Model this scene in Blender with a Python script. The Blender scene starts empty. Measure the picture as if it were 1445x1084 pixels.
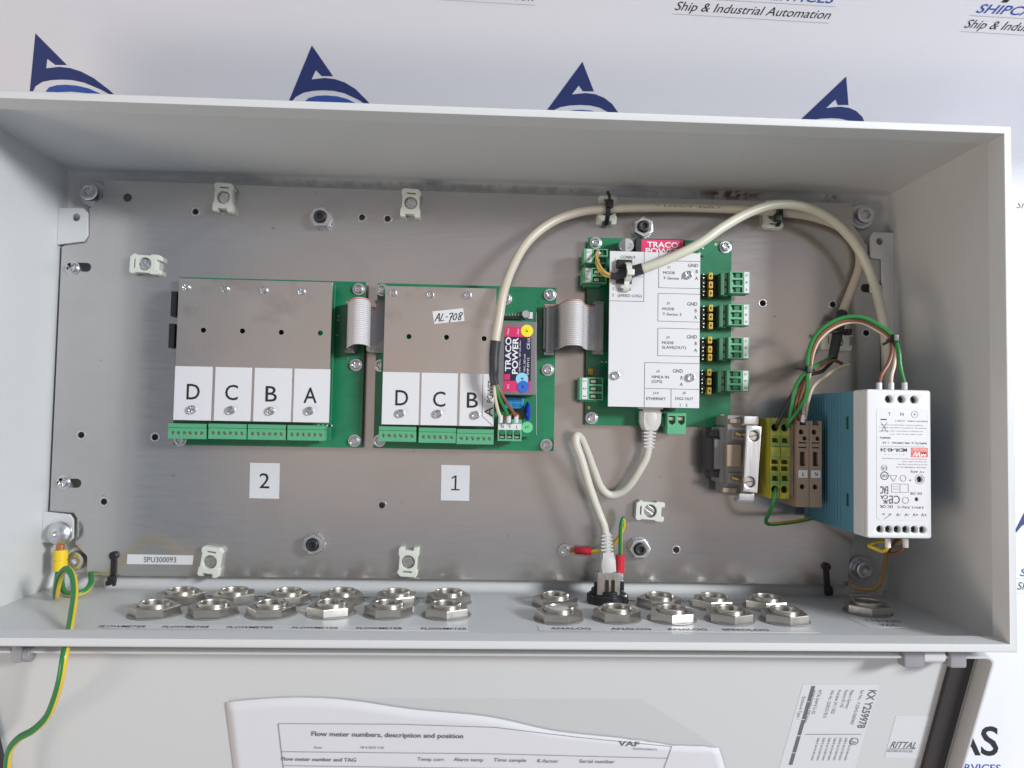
import bpy, bmesh, math, random
from mathutils import Matrix, Vector, Euler
random.seed(7)
# ---------------------------------------------------------------- camera, world, lamps, exposure
# units in this script are millimetres; S turns them into metres.  x right, y "up" on the mounting plate, z out of the box
S = 0.001
scene = bpy.context.scene
COL = scene.collection
cam_data = bpy.data.cameras.new('camera')
cam = bpy.data.objects.new('camera', cam_data); COL.objects.link(cam)
cam.location = (-2.645*S, -25.44*S, 562.5*S)
cam.rotation_euler = (0.046447, -0.043641, 0.018768)
cam_data.sensor_width = 36.0
cam_data.lens = 27.193
cam_data.clip_start = 0.01; cam_data.clip_end = 50
scene.camera = cam

world = bpy.data.worlds.new('World'); scene.world = world; world.use_nodes = True
nt = world.node_tree; nt.nodes.clear()
w_out = nt.nodes.new('ShaderNodeOutputWorld'); w_bg = nt.nodes.new('ShaderNodeBackground')
w_tc = nt.nodes.new('ShaderNodeTexCoord')
def w_axis(vec):
    d = nt.nodes.new('ShaderNodeVectorMath'); d.operation = 'DOT_PRODUCT'; d.inputs[1].default_value = Vector(vec).normalized()
    nt.links.new(w_tc.outputs['Generated'], d.inputs[0]); return d.outputs['Value']
side = nt.nodes.new('ShaderNodeMapRange'); side.inputs['From Min'].default_value = -0.9; side.inputs['From Max'].default_value = 0.9
nt.links.new(w_axis((1, 0.15, 0)), side.inputs[0])
walls = nt.nodes.new('ShaderNodeMix'); walls.data_type = 'RGBA'          # a room: warm shaded side at left, daylit cool side at right
walls.inputs[6].default_value = (0.56, 0.50, 0.47, 1); walls.inputs[7].default_value = (0.66, 0.77, 0.97, 1)
nt.links.new(side.outputs[0], walls.inputs[0])
w_sep = nt.nodes.new('ShaderNodeSeparateXYZ'); nt.links.new(w_tc.outputs['Generated'], w_sep.inputs[0])
def w_math(op, p, q):
    m_ = nt.nodes.new('ShaderNodeMath'); m_.operation = op
    for k, v in enumerate((p, q)):
        if isinstance(v, (int, float)): m_.inputs[k].default_value = v
        else: nt.links.new(v, m_.inputs[k])
    return m_.outputs[0]
def w_step(v, lo, hi):
    r_ = nt.nodes.new('ShaderNodeMapRange'); r_.interpolation_type = 'SMOOTHSTEP'; r_.inputs['From Min'].default_value = lo; r_.inputs['From Max'].default_value = hi
    nt.links.new(v, r_.inputs[0]); return r_.outputs[0]
w_z = w_math('MAXIMUM', w_sep.outputs[2], 0.05); w_u = w_math('DIVIDE', w_sep.outputs[0], w_z); w_v = w_math('DIVIDE', w_sep.outputs[1], w_z)
# the lit strip of warm ceiling straight above the box
panel = w_math('MULTIPLY', w_math('MULTIPLY', w_step(w_u, -0.38, -0.26), w_step(w_u, 1.1, 0.8)), w_math('MULTIPLY', w_step(w_v, -0.20, -0.08), w_step(w_v, 0.27, 0.17)))
ceil_ = nt.nodes.new('ShaderNodeMix'); ceil_.data_type = 'RGBA'; ceil_.inputs[7].default_value = (1.15, 0.95, 0.845, 1)   # warm ceiling overhead
shade = nt.nodes.new('ShaderNodeMix'); shade.data_type = 'RGBA'; shade.inputs[7].default_value = (0.40, 0.48, 0.58, 1)   # rest of the ceiling, cooler and unlit
nt.links.new(w_step(w_axis((0, 0, 1)), 0.70, 0.84), shade.inputs[0]); nt.links.new(walls.outputs[2], shade.inputs[6])
nt.links.new(panel, ceil_.inputs[0]); nt.links.new(shade.outputs[2], ceil_.inputs[6])
nt.links.new(ceil_.outputs[2], w_bg.inputs[0]); nt.links.new(w_bg.outputs[0], w_out.inputs[0])
w_bg.inputs[1].default_value = 0.54

def area(name, loc, target, sx, sy, power, colr):
    l = bpy.data.lights.new(name, 'AREA'); l.shape = 'RECTANGLE'; l.size = sx; l.size_y = sy
    l.energy = power; l.color = colr
    o = bpy.data.objects.new(name, l); COL.objects.link(o); o.location = loc
    d = Vector(target) - Vector(loc); o.rotation_euler = d.to_track_quat('-Z', 'Y').to_euler()
    return o
area('window_light', (1.50, 0.46, 1.50), (-0.05, 0, 0.05), 0.28, 0.42, 46, (0.93, 0.97, 1.0))
area('ceiling_lamp', (-1.65, -1.05, 1.30), (0.1, 0, 0.05), 0.8, 0.8, 15, (1.0, 0.86, 0.73))

scene.view_settings.view_transform = 'Standard'; scene.view_settings.look = 'None'
scene.view_settings.gamma = 1.0; scene.view_settings.exposure = 0.06; scene.view_settings.use_curve_mapping = False

# ---------------------------------------------------------------- materials
MATS = {}
def material(name, color, rough=0.5, metal=0.0, var=0.06, vscale=60.0, bump=0.0, bscale=900.0, stretch=None,
             spec=0.5, coat=0.0, trans=0.0, rvar=0.08, aniso=0.0):
    m = bpy.data.materials.new(name); m.use_nodes = True; t = m.node_tree; n = t.nodes; L = t.links
    b = n['Principled BSDF']
    b.inputs['Metallic'].default_value = metal; b.inputs['Specular IOR Level'].default_value = spec
    b.inputs['Coat Weight'].default_value = coat; b.inputs['Transmission Weight'].default_value = trans
    tc = n.new('ShaderNodeTexCoord'); mp = n.new('ShaderNodeMapping')
    L.new(tc.outputs['Object'], mp.inputs[0])
    if stretch: mp.inputs['Scale'].default_value = stretch
    no = n.new('ShaderNodeTexNoise'); no.inputs['Scale'].default_value = vscale; no.inputs['Detail'].default_value = 5
    L.new(mp.outputs[0], no.inputs['Vector'])
    mix = n.new('ShaderNodeMix'); mix.data_type = 'RGBA'
    c = color
    mix.inputs[6].default_value = (c[0]*(1-var), c[1]*(1-var), c[2]*(1-var), 1)
    mix.inputs[7].default_value = (min(1, c[0]*(1+var)), min(1, c[1]*(1+var)), min(1, c[2]*(1+var)), 1)
    L.new(no.outputs['Fac'], mix.inputs[0]); L.new(mix.outputs[2], b.inputs['Base Color'])
    mr = n.new('ShaderNodeMapRange'); mr.inputs['To Min'].default_value = max(0.02, rough-rvar); mr.inputs['To Max'].default_value = min(1, rough+rvar)
    L.new(no.outputs['Fac'], mr.inputs[0]); L.new(mr.outputs[0], b.inputs['Roughness'])
    if bump > 0:
        n2 = n.new('ShaderNodeTexNoise'); n2.inputs['Scale'].default_value = bscale; n2.inputs['Detail'].default_value = 3
        L.new(mp.outputs[0], n2.inputs['Vector'])
        bp = n.new('ShaderNodeBump'); bp.inputs['Strength'].default_value = bump; bp.inputs['Distance'].default_value = 0.0005
        L.new(n2.outputs['Fac'], bp.inputs['Height']); L.new(bp.outputs[0], b.inputs['Normal'])
    MATS[name] = m
    return m
def nodes_of(m): return m.node_tree.nodes, m.node_tree.links, m.node_tree.nodes['Principled BSDF']

paint = material('grey_enclosure_paint', (0.595, 0.60, 0.595), 0.42, var=0.02, vscale=8, bump=0.16, bscale=700)
galv = material('zinc_plate', (0.50, 0.49, 0.485), 0.19, 0.82, var=0.05, vscale=45, bump=0.012, bscale=420, stretch=(1.0, 9.0, 1.0), rvar=0.04)
# fingerprints, grey smears and small dirt specks on the plate
n, L, b = nodes_of(galv)
src = b.inputs['Base Color'].links[0].from_socket
tc = n.new('ShaderNodeTexCoord')
sp = n.new('ShaderNodeTexNoise'); sp.inputs['Scale'].default_value = 210; sp.inputs['Detail'].default_value = 2
L.new(tc.outputs['Object'], sp.inputs['Vector'])
rp = n.new('ShaderNodeValToRGB'); rp.color_ramp.elements[0].position = 0.765; rp.color_ramp.elements[0].color = (0, 0, 0, 1)
rp.color_ramp.elements[1].position = 0.80; rp.color_ramp.elements[1].color = (1, 1, 1, 1)
L.new(sp.outputs['Fac'], rp.inputs[0])
mx = n.new('ShaderNodeMix'); mx.data_type = 'RGBA'; mx.inputs[7].default_value = (0.17, 0.14, 0.12, 1)
L.new(rp.outputs[0], mx.inputs[0]); L.new(src, mx.inputs[6])
sm = n.new('ShaderNodeTexNoise'); sm.inputs['Scale'].default_value = 14; sm.inputs['Detail'].default_value = 6; sm.inputs['Distortion'].default_value = 1.2
L.new(tc.outputs['Object'], sm.inputs['Vector'])
r2 = n.new('ShaderNodeValToRGB'); r2.color_ramp.elements[0].position = 0.5; r2.color_ramp.elements[0].color = (0, 0, 0, 1)
r2.color_ramp.elements[1].position = 0.8; r2.color_ramp.elements[1].color = (0.45, 0.45, 0.45, 1)
L.new(sm.outputs['Fac'], r2.inputs[0])
mx2 = n.new('ShaderNodeMix'); mx2.data_type = 'RGBA'; mx2.inputs[7].default_value = (0.42, 0.40, 0.385, 1)
L.new(r2.outputs[0], mx2.inputs[0]); L.new(mx.outputs[2], mx2.inputs[6]); L.new(mx2.outputs[2], b.inputs['Base Color'])

# enclosure paint with the rusty smudge above the cable saddle on the upper wall
stained = paint.copy(); stained.name = 'grey_paint_with_rust_smudge'
n, L, b = nodes_of(stained)
src = b.inputs['Base Color'].links[0].from_socket
tc = n.new('ShaderNodeTexCoord')
def blob(cx, cy, cz, rx, ry, rz):
    mp = n.new('ShaderNodeMapping'); mp.vector_type = 'TEXTURE'
    mp.inputs['Location'].default_value = (cx*S, cy*S, cz*S); mp.inputs['Scale'].default_value = (rx*S, ry*S, rz*S)
    L.new(tc.outputs['Object'], mp.inputs[0])
    ln = n.new('ShaderNodeVectorMath'); ln.operation = 'LENGTH'; L.new(mp.outputs[0], ln.inputs[0])
    mr = n.new('ShaderNodeMapRange'); mr.inputs['From Min'].default_value = 1.0; mr.inputs['From Max'].default_value = 0.2
    L.new(ln.outputs['Value'], mr.inputs[0]); return mr.outputs[0]
def mul(a, c):
    m_ = n.new('ShaderNodeMath'); m_.operation = 'MULTIPLY'; L.new(a, m_.inputs[0])
    if isinstance(c, (int, float)): m_.inputs[1].default_value = c
    else: L.new(c, m_.inputs[1])
    return m_.outputs[0]
def add_(a, c):
    m_ = n.new('ShaderNodeMath'); m_.operation = 'ADD'; m_.use_clamp = True; L.new(a, m_.inputs[0]); L.new(c, m_.inputs[1]); return m_.outputs[0]
sn = n.new('ShaderNodeTexNoise'); sn.inputs['Scale'].default_value = 170; sn.inputs['Detail'].default_value = 7
L.new(tc.outputs['Object'], sn.inputs['Vector'])
sr = n.new('ShaderNodeValToRGB'); sr.color_ramp.elements[0].position = 0.42; sr.color_ramp.elements[1].position = 0.56
L.new(sn.outputs['Fac'], sr.inputs[0])
hard = mul(add_(blob(182, 148, 0, 34, 8, 7), blob(258, 148, 0, 14, 8, 6)), sr.outputs[0])
soft = mul(blob(185, 148, 8, 70, 10, 22), 0.30)
line = mul(mul(blob(-20, 148, 2, 320, 10, 2.2), 0.30), sr.outputs[0])
msk = add_(add_(hard, soft), line)
mx = n.new('ShaderNodeMix'); mx.data_type = 'RGBA'; mx.inputs[7].default_value = (0.085, 0.05, 0.035, 1)
L.new(msk, mx.inputs[0]); L.new(src, mx.inputs[6]); L.new(mx.outputs[2], b.inputs['Base Color'])

vinyl = material('white_banner_vinyl', (0.74, 0.735, 0.775), 0.55, var=0.025, vscale=5, rvar=0.04)
n, L, b = nodes_of(vinyl)                    # fine woven scrim showing through the vinyl
tc = n.new('ShaderNodeTexCoord'); wv = n.new('ShaderNodeTexWave'); wv.wave_type = 'BANDS'; wv.bands_direction = 'Y'
wv.inputs['Scale'].default_value = 190; wv.inputs['Distortion'].default_value = 0.6; wv.inputs['Detail'].default_value = 1
L.new(tc.outputs['Object'], wv.inputs['Vector'])
wx = n.new('ShaderNodeTexWave'); wx.wave_type = 'BANDS'; wx.bands_direction = 'X'; wx.inputs['Scale'].default_value = 190
L.new(tc.outputs['Object'], wx.inputs['Vector'])
ad = n.new('ShaderNodeMath'); ad.operation = 'MULTIPLY_ADD'; ad.inputs[1].default_value = 0.35; L.new(wx.outputs['Fac'], ad.inputs[0]); L.new(wv.outputs['Fac'], ad.inputs[2])
bp = n.new('ShaderNodeBump'); bp.inputs['Strength'].default_value = 0.035; bp.inputs['Distance'].default_value = 0.0004
L.new(ad.outputs[0], bp.inputs['Height']); L.new(bp.outputs[0], b.inputs['Normal'])

navy = material('navy_print', (0.018, 0.035, 0.155), 0.55, var=0.05)
royal = material('royal_blue_print', (0.03, 0.085, 0.37), 0.55, var=0.05)
ink = material('black_ink', (0.012, 0.012, 0.014), 0.55, var=0.02)
greyink = material('grey_ink', (0.14, 0.14, 0.15), 0.6, var=0.02)
lightink = material('pale_grey_ink', (0.40, 0.40, 0.42), 0.6, var=0.02)
whiteink = material('white_ink', (0.82, 0.82, 0.83), 0.5, var=0.01)
redink = material('red_ink', (0.62, 0.10, 0.09), 0.5, var=0.02)
paper = material('white_paper', (0.67, 0.67, 0.69), 0.75, var=0.02, vscale=30, bump=0.06, bscale=260)
card = material('white_label_card', (0.66, 0.66, 0.675), 0.42, var=0.02, vscale=25)
coverwhite = material('white_cover_sheet', (0.65, 0.65, 0.665), 0.40, var=0.015, vscale=18)
pcb = material('green_circuit_board', (0.005, 0.175, 0.080), 0.30, var=0.20, vscale=45, coat=0.25)
n, L, b = nodes_of(pcb)                      # faint copper traces under the solder mask
src = b.inputs['Base Color'].links[0].from_socket
tc = n.new('ShaderNodeTexCoord'); bk = n.new('ShaderNodeTexBrick')
bk.inputs['Scale'].default_value = 210; bk.inputs['Color1'].default_value = (0, 0, 0, 1); bk.inputs['Color2'].default_value = (0.12, 0.12, 0.12, 1)
bk.inputs['Mortar'].default_value = (1, 1, 1, 1); bk.inputs['Mortar Size'].default_value = 0.035; bk.offset_frequency = 3; bk.squash_frequency = 2; bk.squash = 1.7
L.new(tc.outputs['Object'], bk.inputs['Vector'])
vor = n.new('ShaderNodeTexNoise'); vor.inputs['Scale'].default_value = 38; L.new(tc.outputs['Object'], vor.inputs['Vector'])
gr = n.new('ShaderNodeValToRGB'); gr.color_ramp.elements[0].position = 0.5; gr.color_ramp.elements[1].position = 0.53
L.new(vor.outputs['Fac'], gr.inputs[0])
mm = n.new('ShaderNodeMath'); mm.operation = 'MULTIPLY'; L.new(bk.outputs['Color'], mm.inputs[0]); L.new(gr.outputs[0], mm.inputs[1])
m2 = n.new('ShaderNodeMath'); m2.operation = 'MULTIPLY'; m2.inputs[1].default_value = 0.45; L.new(mm.outputs[0], m2.inputs[0])
mx = n.new('ShaderNodeMix'); mx.data_type = 'RGBA'; mx.inputs[7].default_value = (0.03, 0.30, 0.12, 1)
L.new(m2.outputs[0], mx.inputs[0]); L.new(src, mx.inputs[6]); L.new(mx.outputs[2], b.inputs['Base Color'])
pcb_edge = material('board_edge_laminate', (0.22, 0.30, 0.14), 0.6)

nickel = material('nickel_cover_sheet', (0.66, 0.625, 0.595), 0.30, 1.0, var=0.10, vscale=22, bump=0.03, bscale=60, rvar=0.10)
n, L, b = nodes_of(nickel)                   # tarnish clouds and finger marks
src = b.inputs['Base Color'].links[0].from_socket
tc = n.new('ShaderNodeTexCoord'); sm = n.new('ShaderNodeTexNoise'); sm.inputs['Scale'].default_value = 30; sm.inputs['Detail'].default_value = 6; sm.inputs['Distortion'].default_value = 0.8
L.new(tc.outputs['Object'], sm.inputs['Vector'])
r2 = n.new('ShaderNodeValToRGB'); r2.color_ramp.elements[0].position = 0.56; r2.color_ramp.elements[0].color = (0, 0, 0, 1)
r2.color_ramp.elements[1].position = 0.85; r2.color_ramp.elements[1].color = (0.7, 0.7, 0.7, 1)
L.new(sm.outputs['Fac'], r2.inputs[0])
mx = n.new('ShaderNodeMix'); mx.data_type = 'RGBA'; mx.inputs[7].default_value = (0.40, 0.33, 0.28, 1)
L.new(r2.outputs[0], mx.inputs[0]); L.new(src, mx.inputs[6]); L.new(mx.outputs[2], b.inputs['Base Color'])

steel = material('bright_zinc_steel', (0.66, 0.67, 0.69), 0.30, 1.0, var=0.08, vscale=300)
brass_nickel = material('nickel_plated_brass', (0.60, 0.57, 0.525), 0.32, 1.0, var=0.08, vscale=140, bump=0.04, bscale=400)
darksteel = material('dark_stud_steel', (0.07, 0.07, 0.075), 0.40, 0.8, var=0.2, vscale=300)
alu = material('brushed_aluminium_bar', (0.72, 0.72, 0.735), 0.30, 1.0, var=0.10, vscale=60, stretch=(20, 1, 1))
brass = material('brass_contact', (0.62, 0.47, 0.20), 0.28, 1.0, var=0.08, vscale=200)
copper = material('bare_copper_strands', (0.55, 0.20, 0.10), 0.4, 0.9, var=0.2, vscale=500)
hole = material('dark_hole', (0.006, 0.006, 0.007), 0.7, var=0.02)
greenplug = material('green_connector_plastic', (0.095, 0.37, 0.19), 0.42, var=0.06, vscale=90)
greendark = material('dark_green_header_plastic', (0.022, 0.15, 0.068), 0.45, var=0.06, vscale=90)
natural = material('natural_nylon', (0.66, 0.675, 0.60), 0.45, var=0.05, vscale=120, trans=0.0)
blackpl = material('black_plastic', (0.014, 0.014, 0.015), 0.38, var=0.1, vscale=150)
shrink = material('black_heat_shrink', (0.03, 0.032, 0.036), 0.42, var=0.12, vscale=120, bump=0.08, bscale=220)
greypl = material('grey_connector_plastic', (0.24, 0.235, 0.235), 0.45, var=0.05, vscale=120)
ribbonm = material('grey_ribbon_insulation', (0.62, 0.60, 0.605), 0.38, var=0.03, vscale=120)
ribbonred = material('red_marked_ribbon_core', (0.58, 0.30, 0.28), 0.4)
beige = material('beige_cable_jacket', (0.56, 0.50, 0.405), 0.40, var=0.06, vscale=45, bump=0.05, bscale=150)
ivory = material('ivory_cable_jacket', (0.60, 0.585, 0.475), 0.35, var=0.06, vscale=45, bump=0.05, bscale=150)
patch = material('off_white_patch_jacket', (0.56, 0.53, 0.455), 0.42, var=0.09, vscale=60, bump=0.06, bscale=140)
bootpl = material('pale_grey_boot_plastic', (0.56, 0.54, 0.515), 0.5, var=0.03)
wgreen = material('green_wire', (0.025, 0.21, 0.05), 0.32, var=0.08)
wyellow = material('yellow_wire', (0.74, 0.50, 0.03), 0.32, var=0.06)
wbrown = material('brown_wire', (0.22, 0.085, 0.045), 0.35, var=0.08)
wpink = material('pale_wire', (0.66, 0.52, 0.42), 0.35, var=0.05)
wcream = material('cream_wire', (0.68, 0.60, 0.44), 0.35, var=0.05)
wblack = material('black_wire', (0.015, 0.015, 0.018), 0.35)
wochre = material('ochre_wire', (0.50, 0.33, 0.14), 0.4)
ferrule = material('white_ferrule_plastic', (0.72, 0.72, 0.74), 0.4)
lugred = material('red_crimp_sleeve', (0.58, 0.022, 0.045), 0.30, var=0.06)
lugyellow = material('yellow_crimp_sleeve', (0.80, 0.56, 0.02), 0.32, var=0.05)
bluecase = material('teal_blue_case_paint', (0.08, 0.225, 0.305), 0.42, var=0.05, vscale=40)
whitecase = material('white_case_plastic', (0.63, 0.63, 0.635), 0.38, var=0.02, vscale=30)
labelgrey = material('silver_grey_label', (0.61, 0.60, 0.61), 0.42, var=0.02)
tan = material('tan_terminal_plastic', (0.30, 0.225, 0.165), 0.5, var=0.06, vscale=80)
earthy = material('yellow_terminal_plastic', (0.42, 0.37, 0.035), 0.42, var=0.06, vscale=60)
earthg = material('green_terminal_plastic', (0.15, 0.28, 0.055), 0.42, var=0.08, vscale=60)
n, L, b = nodes_of(earthy)                   # the yellow housing is streaked with green pigment
src = b.inputs['Base Color'].links[0].from_socket
tc = n.new('ShaderNodeTexCoord'); mp = n.new('ShaderNodeMapping'); mp.inputs['Scale'].default_value = (1, .35, 1); L.new(tc.outputs['Object'], mp.inputs[0])
sm = n.new('ShaderNodeTexNoise'); sm.inputs['Scale'].default_value = 85; L.new(mp.outputs[0], sm.inputs['Vector'])
r2 = n.new('ShaderNodeValToRGB'); r2.color_ramp.elements[0].position = 0.54; r2.color_ramp.elements[1].position = 0.66
L.new(sm.outputs['Fac'], r2.inputs[0])
mx = n.new('ShaderNodeMix'); mx.data_type = 'RGBA'; mx.inputs[7].default_value = (0.17, 0.25, 0.035, 1)
L.new(r2.outputs[0], mx.inputs[0]); L.new(src, mx.inputs[6]); L.new(mx.outputs[2], b.inputs['Base Color'])
modgrey = material('grey_module_case', (0.17, 0.165, 0.16), 0.5, var=0.04)
modblack = material('black_module_case', (0.02, 0.02, 0.022), 0.45)
traconavy = material('navy_label_print', (0.016, 0.014, 0.05), 0.4)
tracored = material('crimson_label_print', (0.66, 0.03, 0.14), 0.4)
dyellow = material('yellow_dot_paper', (0.80, 0.70, 0.02), 0.5)
dlight = material('light_blue_dot_paper', (0.24, 0.57, 0.76), 0.5)
dblue = material('blue_dot_paper', (0.02, 0.13, 0.52), 0.5)
dgreen = material('green_dot_paper', (0.16, 0.62, 0.28), 0.5)
capblue = material('blue_film_capacitor', (0.01, 0.25, 0.55), 0.35)
disc = material('glossy_blue_varistor', (0.008, 0.03, 0.42), 0.16)
capcan = material('silver_capacitor_can', (0.66, 0.66, 0.67), 0.32, 0.9)
jumper = material('amber_jumper_plastic', (0.58, 0.37, 0.025), 0.38, var=0.1, vscale=200)
rubber = material('black_foam_gasket', (0.035, 0.032, 0.032), 0.85, bump=0.15, bscale=600)
hingepl = material('grey_hinge_plastic', (0.27, 0.26, 0.275), 0.45)
film = material('clear_plastic_film', (0.56, 0.57, 0.585), 0.22, var=0.03)
film.node_tree.nodes['Principled BSDF'].inputs['Alpha'].default_value = 0.10
interior = material('dark_green_recess', (0.012, 0.05, 0.03), 0.5)

# ---------------------------------------------------------------- mesh helpers
def origin(o):
    v = Vector((0, 0, 0))
    while o is not None:
        v += o.location; o = o.parent
    return v
def capped(parent):
    """thing > part > sub-part and no deeper"""
    d, q = 0, parent
    while q is not None and q.parent is not None: d += 1; q = q.parent
    return parent.parent if d >= 2 else parent
def link(name, me, parent=None, mats=None):
    if mats:
        for m in mats: me.materials.append(m)
    o = bpy.data.objects.new(name, me); COL.objects.link(o); even_normals(o)
    if parent is not None: o.parent = parent
    return o
def even_normals(o):
    """keep flat faces flat next to their rounded edges"""
    if any(p.use_smooth for p in o.data.polygons[:1]):
        w = o.modifiers.new('weighted_normals', 'WEIGHTED_NORMAL'); w.keep_sharp = True; w.weight = 80
def tag(o, label=None, cat=None, group=None, kind=None):
    if label: o['label'] = label
    if cat: o['category'] = cat
    if group: o['group'] = group
    if kind: o['kind'] = kind
    return o
def thing(name, label, cat, loc=(0, 0, 0), group=None):
    o = bpy.data.objects.new(name, None); COL.objects.link(o); o.empty_display_size = 0.01
    o.location = Vector(loc)*S
    return tag(o, label, cat, group)
class MB:
    """collects solids in millimetres, then links them as one mesh object"""
    def __init__(self): self.bm = bmesh.new()
    def box(self, x0, x1, y0, y1, z0, z1, bev=0.0, mi=0, M=None, seg=2):
        t = bmesh.new(); bmesh.ops.create_cube(t, size=1)
        for v in t.verts: v.co = Vector(((x0+x1)/2 + v.co.x*(x1-x0), (y0+y1)/2 + v.co.y*(y1-y0), (z0+z1)/2 + v.co.z*(z1-z0)))
        if bev > 0: bmesh.ops.bevel(t, geom=t.edges[:], offset=min(bev, .45*min(abs(x1-x0), abs(y1-y0), abs(z1-z0))), segments=seg, affect='EDGES', profile=.5)
        return self._take(t, mi, M)
    def _take(self, t, mi=0, M=None):
        if M is not None: bmesh.ops.transform(t, matrix=M, verts=t.verts[:])
        for f in t.faces: f.material_index = mi
        me = bpy.data.meshes.new('tmp'); t.to_mesh(me); t.free(); self.bm.from_mesh(me); bpy.data.meshes.remove(me)
        return self
    def mesh(self, me, mi=None, M=None):
        t = bmesh.new(); t.from_mesh(me)
        keep = [f.material_index for f in t.faces]
        if M is not None: bmesh.ops.transform(t, matrix=M, verts=t.verts[:])
        if mi is not None:
            for f in t.faces: f.material_index = mi
        m2 = bpy.data.meshes.new('tmp'); t.to_mesh(m2); t.free(); self.bm.from_mesh(m2); bpy.data.meshes.remove(m2)
        return self
    def lathe(self, prof, c=(0, 0, 0), axis='z', seg=24, mi=0, M=None):
        t = bmesh.new(); rings = []
        for r, z in prof:
            if r < 1e-6: rings.append([t.verts.new((0, 0, z))])
            else: rings.append([t.verts.new((r*math.cos(2*math.pi*k/seg), r*math.sin(2*math.pi*k/seg), z)) for k in range(seg)])
        for a, b_ in zip(rings[:-1], rings[1:]):
            for k in range(seg):
                k2 = (k+1) % seg
                if len(a) == 1 and len(b_) == 1: continue
                if len(a) == 1: t.faces.new((a[0], b_[k2], b_[k])) if False else t.faces.new((a[0], b_[k], b_[k2]))
                elif len(b_) == 1: t.faces.new((a[k], a[k2], b_[0]))
                else: t.faces.new((a[k], a[k2], b_[k2], b_[k]))
        bmesh.ops.recalc_face_normals(t, faces=t.faces[:])
        R = Matrix.Identity(4)
        if axis == 'x': R = Matrix.Rotation(math.pi/2, 4, 'Y')
        if axis == 'y': R = Matrix.Rotation(-math.pi/2, 4, 'X')
        bmesh.ops.transform(t, matrix=Matrix.Translation(c) @ R, verts=t.verts[:])
        return self._take(t, mi, M)
    def cyl(self, c, r, h, axis='z', seg=20, bev=0.0, mi=0, r2=None, M=None):
        r2 = r if r2 is None else r2
        p = [(0, 0), (r, 0), (r2, h), (0, h)] if bev <= 0 else [(0, 0), (r-bev, 0), (r, bev), (r2, h-bev), (r2-bev, h), (0, h)]
        return self.lathe(p, c, axis, seg, mi, M)
    def tube(self, pts, r, seg=10, mi=0, stripe=None, cap=True, res=6, phase=0.0, r_end=None):
        P = spline(pts, res); t = self.bm
        rad = (lambda i: r) if r_end is None else (lambda i: r+(r_end-r)*i/(len(P)-1))
        T = [(P[min(i+1, len(P)-1)]-P[max(i-1, 0)]).normalized() for i in range(len(P))]
        up = Vector((0, 0, 1)) if abs(T[0].z) < .9 else Vector((0, 1, 0))
        N = (up - T[0]*up.dot(T[0])).normalized(); rings = []
        for i, p in enumerate(P):
            N = (N - T[i]*N.dot(T[i])).normalized(); B = T[i].cross(N)
            rings.append([t.verts.new(p + (N*math.cos(phase+2*math.pi*k/seg) + B*math.sin(phase+2*math.pi*k/seg))*rad(i)) for k in range(seg)])
        for a, b_ in zip(rings[:-1], rings[1:]):
            for k in range(seg):
                f = t.faces.new((a[k], a[(k+1) % seg], b_[(k+1) % seg], b_[k]))
                f.material_index = mi if stripe is None or k < seg*stripe[1] else stripe[0]
                f.smooth = True
        if cap:
            for q in (list(reversed(rings[0])), rings[-1]):
                f = t.faces.new(q); f.material_index = mi
        return self
    def build(self, name, mats, parent=None, smooth=35, keep=False):
        if not isinstance(mats, (list, tuple)): mats = [mats]
        bm = self.bm; parent = capped(parent) if parent is not None else None
        og = origin(parent)/S if parent is not None else Vector((0, 0, 0))
        bmesh.ops.recalc_face_normals(bm, faces=bm.faces[:])
        for v in bm.verts: v.co = (v.co-og)*S
        me = bpy.data.meshes.new(name); bm.to_mesh(me)
        if not keep: bm.free()
        finish(me, smooth)
        return link(name, me, parent, mats)
def finish(me, smooth):
    if smooth:
        for p in me.polygons: p.use_smooth = True
        me.set_sharp_from_angle(angle=math.radians(smooth))
def spline(pts, res=6):
    P = [Vector(p) for p in pts]
    if len(P) < 3: return P
    Q = [P[0]*2-P[1]] + P + [P[-1]*2-P[-2]]; out = []
    for i in range(1, len(Q)-2):
        a, b_, c, d = Q[i-1:i+3]
        # centripetal Catmull-Rom keeps unevenly spaced points from overshooting
        t0 = 0; t1 = t0+max(1e-4, (b_-a).length**.5); t2 = t1+max(1e-4, (c-b_).length**.5); t3 = t2+max(1e-4, (d-c).length**.5)
        for k in range(res):
            t = t1+(t2-t1)*k/res
            A1 = a*((t1-t)/(t1-t0))+b_*((t-t0)/(t1-t0)); A2 = b_*((t2-t)/(t2-t1))+c*((t-t1)/(t2-t1)); A3 = c*((t3-t)/(t3-t2))+d*((t-t2)/(t3-t2))
            B1 = A1*((t2-t)/(t2-t0))+A2*((t-t0)/(t2-t0)); B2 = A2*((t3-t)/(t3-t1))+A3*((t-t1)/(t3-t1))
            out.append(B1*((t2-t)/(t2-t1))+B2*((t-t1)/(t2-t1)))
    out.append(P[-1]); return out
def circle(cx, cy, r, n=20, ph=0.0): return [(cx+r*math.cos(ph+2*math.pi*k/n), cy+r*math.sin(ph+2*math.pi*k/n)) for k in range(n)]
def rect(x0, x1, y0, y1): return [(x0, y0), (x1, y0), (x1, y1), (x0, y1)]
def rrect(x0, x1, y0, y1, r, n=5):
    o = []
    for cx, cy, a in ((x1-r, y0+r, -90), (x1-r, y1-r, 0), (x0+r, y1-r, 90), (x0+r, y0+r, 180)):
        for k in range(n+1): t = math.radians(a+90*k/n); o.append((cx+r*math.cos(t), cy+r*math.sin(t)))
    return o
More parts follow.
